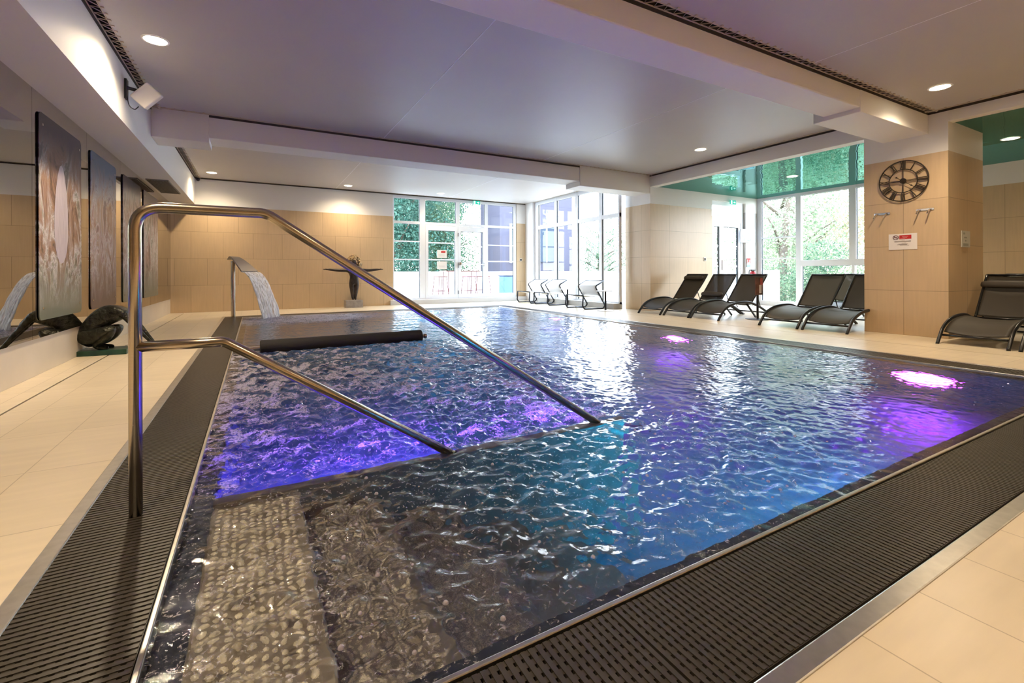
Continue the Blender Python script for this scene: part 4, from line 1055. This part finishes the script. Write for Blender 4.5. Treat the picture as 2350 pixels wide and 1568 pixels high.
# outside --------------------------------------------------------------------------------
obj('ground_terrace', MB().box(-6, 12.5, -.25, 13.5, 15.2, -.02).box(9.0, 8.2, -.25, 13.5, 12.6, -.02).box(7.55, 8.2, -.25, 9.2, 12.6, -.02), M['terrace'], kind='structure')
obj('ground_garden', MB().box(-30, 15.2, -.5, 60, 60, -.3).box(13.5, -25, -.5, 60, 15.3, -.3).box(11.7,-10,-.5,13.6,7.5,-.3), M['lawn'], kind='structure')
obj('wall_parapet', MB().box(-6, 15.0, -.2, 13.5, 15.2, .905).box(13.3, 8.0, -.2, 13.5, 15.2, .905), M['parapet'], kind='structure')
b_ = thing('apartment_building', 'lilac grey building seen through the right panes of the back window', 'building', (10.6, 18, 0))
obj('facade', MB().box(-2.0, -1.6, -.3, 1.6, .2, 7.5), M['facade'], b_)
for (u, z) in ((-1.5,1.3),(-.2,1.3),(-1.5,4.2),(-.2,4.2)):
    w_ = obj('window', MB().box(u,-1.66,z,u+.8,-1.58,z+1.5), M['facadewin'], b_)
    obj('window_frame', MB().box(u-.05,-1.70,z-.05,u+.0,-1.60,z+1.55).box(u+.8,-1.70,z-.05,u+.85,-1.60,z+1.55).box(u+.38,-1.70,z,u+.42,-1.60,z+1.5).box(u,-1.70,z+1.5,u+.8,-1.60,z+1.55), M['frame'], w_)
t = thing('blue_bin', 'blue box standing outside behind the right pane of the back window', 'box', (7.75, 14.2, -.02))
obj('body', MB().box(-.25,-.2,0,.25,.2,.75), M['bluebin'], t, bevel=.02); obj('lid', MB().box(-.27,-.22,.75,.27,.22,.80), M['facadewin'], t, bevel=.01)
def barstool(x, y, label):
    t = thing('bar_stool', label, 'bar stool', (x, y, -.02), .2, 'bar stools on the terrace')
    obj('seat', MB().box(-.17,-.17,.74,.17,.17,.77), M['stoolwood'], t, bevel=.01)
    for (a, c_) in ((-1,-1),(1,-1),(1,1),(-1,1)): obj('leg', MB().tube([(a*.14,c_*.14,.74),(a*.20,c_*.20,0)], .012, 6), M['stoolwood'], t)
    obj('footrest', MB().tube([(-.17,-.17,.3),(.17,-.17,.3),(.17,.17,.3),(-.17,.17,.3),(-.17,-.17,.3)], .009, 6), M['stoolwood'], t)
barstool(5.15, 13.9, 'reddish bar stool outside, left of the high table'); barstool(6.05, 13.7, 'reddish bar stool outside, in front of the high table'); barstool(6.75, 14.1, 'reddish bar stool outside, right of the high table')
t = thing('bar_table', 'high bar table outside on the terrace behind the glass doors', 'table', (6.0, 14.3, -.02))
obj('table_top', MB().box(-.6,-.3,.92,.6,.3,.95), M['stoolwood'], t)
for (a, c_) in ((-1,-1),(1,-1),(1,1),(-1,1)): obj('leg', MB().tube([(a*.5,c_*.22,.92),(a*.5,c_*.22,0)], .014, 6), M['stoolwood'], t)

def leaves(n, cx, cy, cz, rx, ry, rz, size, seed, lobes=9):
    R = np.random.default_rng(seed)
    L_ = np.stack([R.uniform(-.75,.75,lobes)*rx, R.uniform(-.75,.75,lobes)*ry, R.uniform(-.8,.8,lobes)*rz], 1)
    k = R.integers(0, lobes, n); d = R.normal(size=(n,3)); d /= np.linalg.norm(d, axis=1)[:,None]
    rad = (.30+.35*R.random((n,1))**.5)
    P = L_[k]+d*rad*np.array([rx, ry, rz])+np.array([cx, cy, cz])
    a = R.normal(size=(n,3)); a /= np.linalg.norm(a, axis=1)[:,None]; b_ = np.cross(a, R.normal(size=(n,3))); b_ /= np.linalg.norm(b_, axis=1)[:,None]
    s_ = size*R.uniform(.6,1.4,(n,1)); V = np.stack([P-a*s_, P+b_*s_*.5, P+a*s_, P-b_*s_*.5], 1).reshape(-1,3)
    F = np.arange(4*n).reshape(n,4)
    return V.astype(np.float32), F.astype(np.int32)
def tree(x, y, h, r, lm, label, seed, n=3500, size=.10, low=.8, name='tree'):
    t = thing(name, label, 'tree' if name != 'garden_bush' else 'bush', (x, y, -.3), 0, 'trees and bushes in the garden outside')
    R = random.Random(seed); tr = MB()
    if name != 'garden_bush':
        tr.tube(smoothpath([(0,0,0),(R.uniform(-.2,.2),R.uniform(-.2,.2),h*.4),(R.uniform(-.3,.3),R.uniform(-.3,.3),h*.9)], 4), [.16-.010*i for i in range(9)], 8)
        for k in range(7):
            a = R.uniform(0, 2*PI); z0 = h*R.uniform(.25,.7); tr.tube([(0,0,z0),(r*.5*math.cos(a),r*.5*math.sin(a),z0+h*.12),(r*.85*math.cos(a),r*.85*math.sin(a),z0+h*.18)], [.06,.035,.015], 6)
        obj('trunk', tr, M['bark'], t, smooth=True)
    V, F = leaves(n, 0, 0, (low+h)/2+.2, r, r, (h-low)/2, size, seed, 14)
    me = bpy.data.meshes.new('foliage'); me.vertices.add(len(V)); me.vertices.foreach_set('co', V.ravel())
    me.loops.add(F.size); me.loops.foreach_set('vertex_index', F.ravel()); me.polygons.add(len(F))
    me.polygons.foreach_set('loop_start', np.arange(0, F.size, 4, dtype=np.int32)); me.polygons.foreach_set('loop_total', np.full(len(F), 4, np.int32)); me.update()
    me.materials.append(lm); o = bpy.data.objects.new('foliage', me); C.objects.link(o); o.parent = t
tree(5.3, 20.0, 7.5, 2.2, M['leaf1'], 'dense teal green tree behind the left pane of the back window', 1, 52000, .058, .2)
tree(9.0, 25.5, 8.5, 2.4, M['leaf1'], 'dense teal green tree behind the glass doors', 2, 45000, .07, .3)
tree(8.0, 20.6, 4.2, 1.4, M['leaf4'], 'lower light green tree behind the glass doors', 3, 16000, .045, .2)
tree(13.6, 26.0, 7.0, 2.0, M['leaf4'], 'thin pale tree left of the lilac building', 4, 7000, .06, 1)
tree(14.8, 17.6, 3.4, 1.5, M['leaf4'], 'pale green tree behind the right panes of the side window', 5, 12000, .04, .2)
tree(19.2, 17.4, 4.2, 2.2, M['leaf4'], 'pale green tree beyond the tiled pillar, seen through the side window', 6, 14000, .05, .2)
tree(16.3, 9.6, 5.0, 1.5, M['leaf2'], 'light green tree outside the left pane of the tall recess window', 7, 9000, .05, .2)
tree(18.6, 6.6, 6.0, 2.2, M['leaf3'], 'autumn coloured tree outside the large upper recess pane', 8, 22000, .05, .2)
tree(20.6, 11.6, 6.5, 2.3, M['leaf2'], 'light green tree left of the autumn coloured one', 9, 18000, .06, .2)
tree(21.5, 3.2, 6.0, 2.3, M['leaf3'], 'pinkish autumn tree half hidden by the clock pillar', 10, 16000, .055, .2)
tree(14.9, 7.7, 1.7, .95, M['leaf4'], 'low green bush right outside the tall recess window', 11, 7000, .032, .05, 'garden_bush')
tree(14.9, 5.5, 1.6, 1.0, M['leaf2'], 'low pale bush outside the lower recess pane', 12, 7000, .032, .05, 'garden_bush')
tree(26.0, 13.5, 9.0, 3.0, M['leaf2'], 'tall pale tree farthest behind the recess window', 13, 16000, .08, .3)

# world, camera, view ---------------------------------------------------------------------
w = bpy.data.worlds.new('overcast_sky'); S.world = w; w.use_nodes = True; t = w.node_tree; t.nodes.clear()
out = t.nodes.new('ShaderNodeOutputWorld'); bg = t.nodes.new('ShaderNodeBackground'); t.links.new(bg.outputs[0], out.inputs[0])
tc = t.nodes.new('ShaderNodeTexCoord'); sp = t.nodes.new('ShaderNodeSeparateXYZ'); t.links.new(tc.outputs['Generated'], sp.inputs[0])
cr = t.nodes.new('ShaderNodeValToRGB'); cr.color_ramp.elements[0].position = 0; cr.color_ramp.elements[0].color = (.92,.96,1,1); cr.color_ramp.elements[1].position = .8; cr.color_ramp.elements[1].color = (.62,.78,1,1)
t.links.new(sp.outputs['Z'], cr.inputs[0]); t.links.new(cr.outputs[0], bg.inputs[0]); bg.inputs[1].default_value = 7.5

cam = bpy.data.cameras.new('camera'); co = bpy.data.objects.new('camera', cam); C.objects.link(co); S.camera = co
F, CX, HY, YAW, ROLL = 1055.42, 1173.27, 626.42, .5075, -.0034
cam.sensor_width = 36; cam.sensor_fit = 'HORIZONTAL'; cam.lens = F/2350*36
cam.shift_x = (1175-CX)/2350; cam.shift_y = -(784-HY)/2350
cam.clip_start = .02; cam.clip_end = 300
fw = Vector((math.sin(YAW), math.cos(YAW), 0)); rt = Vector((math.cos(YAW), -math.sin(YAW), 0)); up = Vector((0,0,1))
c_, s_ = math.cos(ROLL), math.sin(ROLL)
# image axes: a' = a c + b s, b' = -a s + b c
rt2 = rt*c_ + up*s_; up2 = up*c_ - rt*s_
mtx = Matrix((rt2, up2, -fw)).transposed().to_4x4(); mtx.translation = (0, 0, .85)
co.matrix_world = mtx
S.view_settings.view_transform = 'Standard'; S.view_settings.look = 'None'; S.view_settings.gamma = 1; S.view_settings.use_curve_mapping = False
S.view_settings.exposure = 1.3
for o_ in bpy.data.objects:
    if o_.type == 'MESH' and (o_.name.startswith('pool_basin') or o_.name.startswith('tread') or o_.name.startswith('anti_slip') or o_.name.startswith('pool_ledge') or o_.name.startswith('bench_seat')): o_.cycles.is_caustics_receiver = True
cy = S.cycles
cy.max_bounces = 9; cy.diffuse_bounces = 4; cy.glossy_bounces = 5; cy.transmission_bounces = 6; cy.transparent_max_bounces = 12
cy.caustics_refractive = True; cy.caustics_reflective = False; cy.blur_glossy = .5
cy.sample_clamp_indirect = 4; cy.sample_clamp_direct = 0
cy.use_denoising = True; cy.use_adaptive_sampling = True; cy.adaptive_threshold = .02
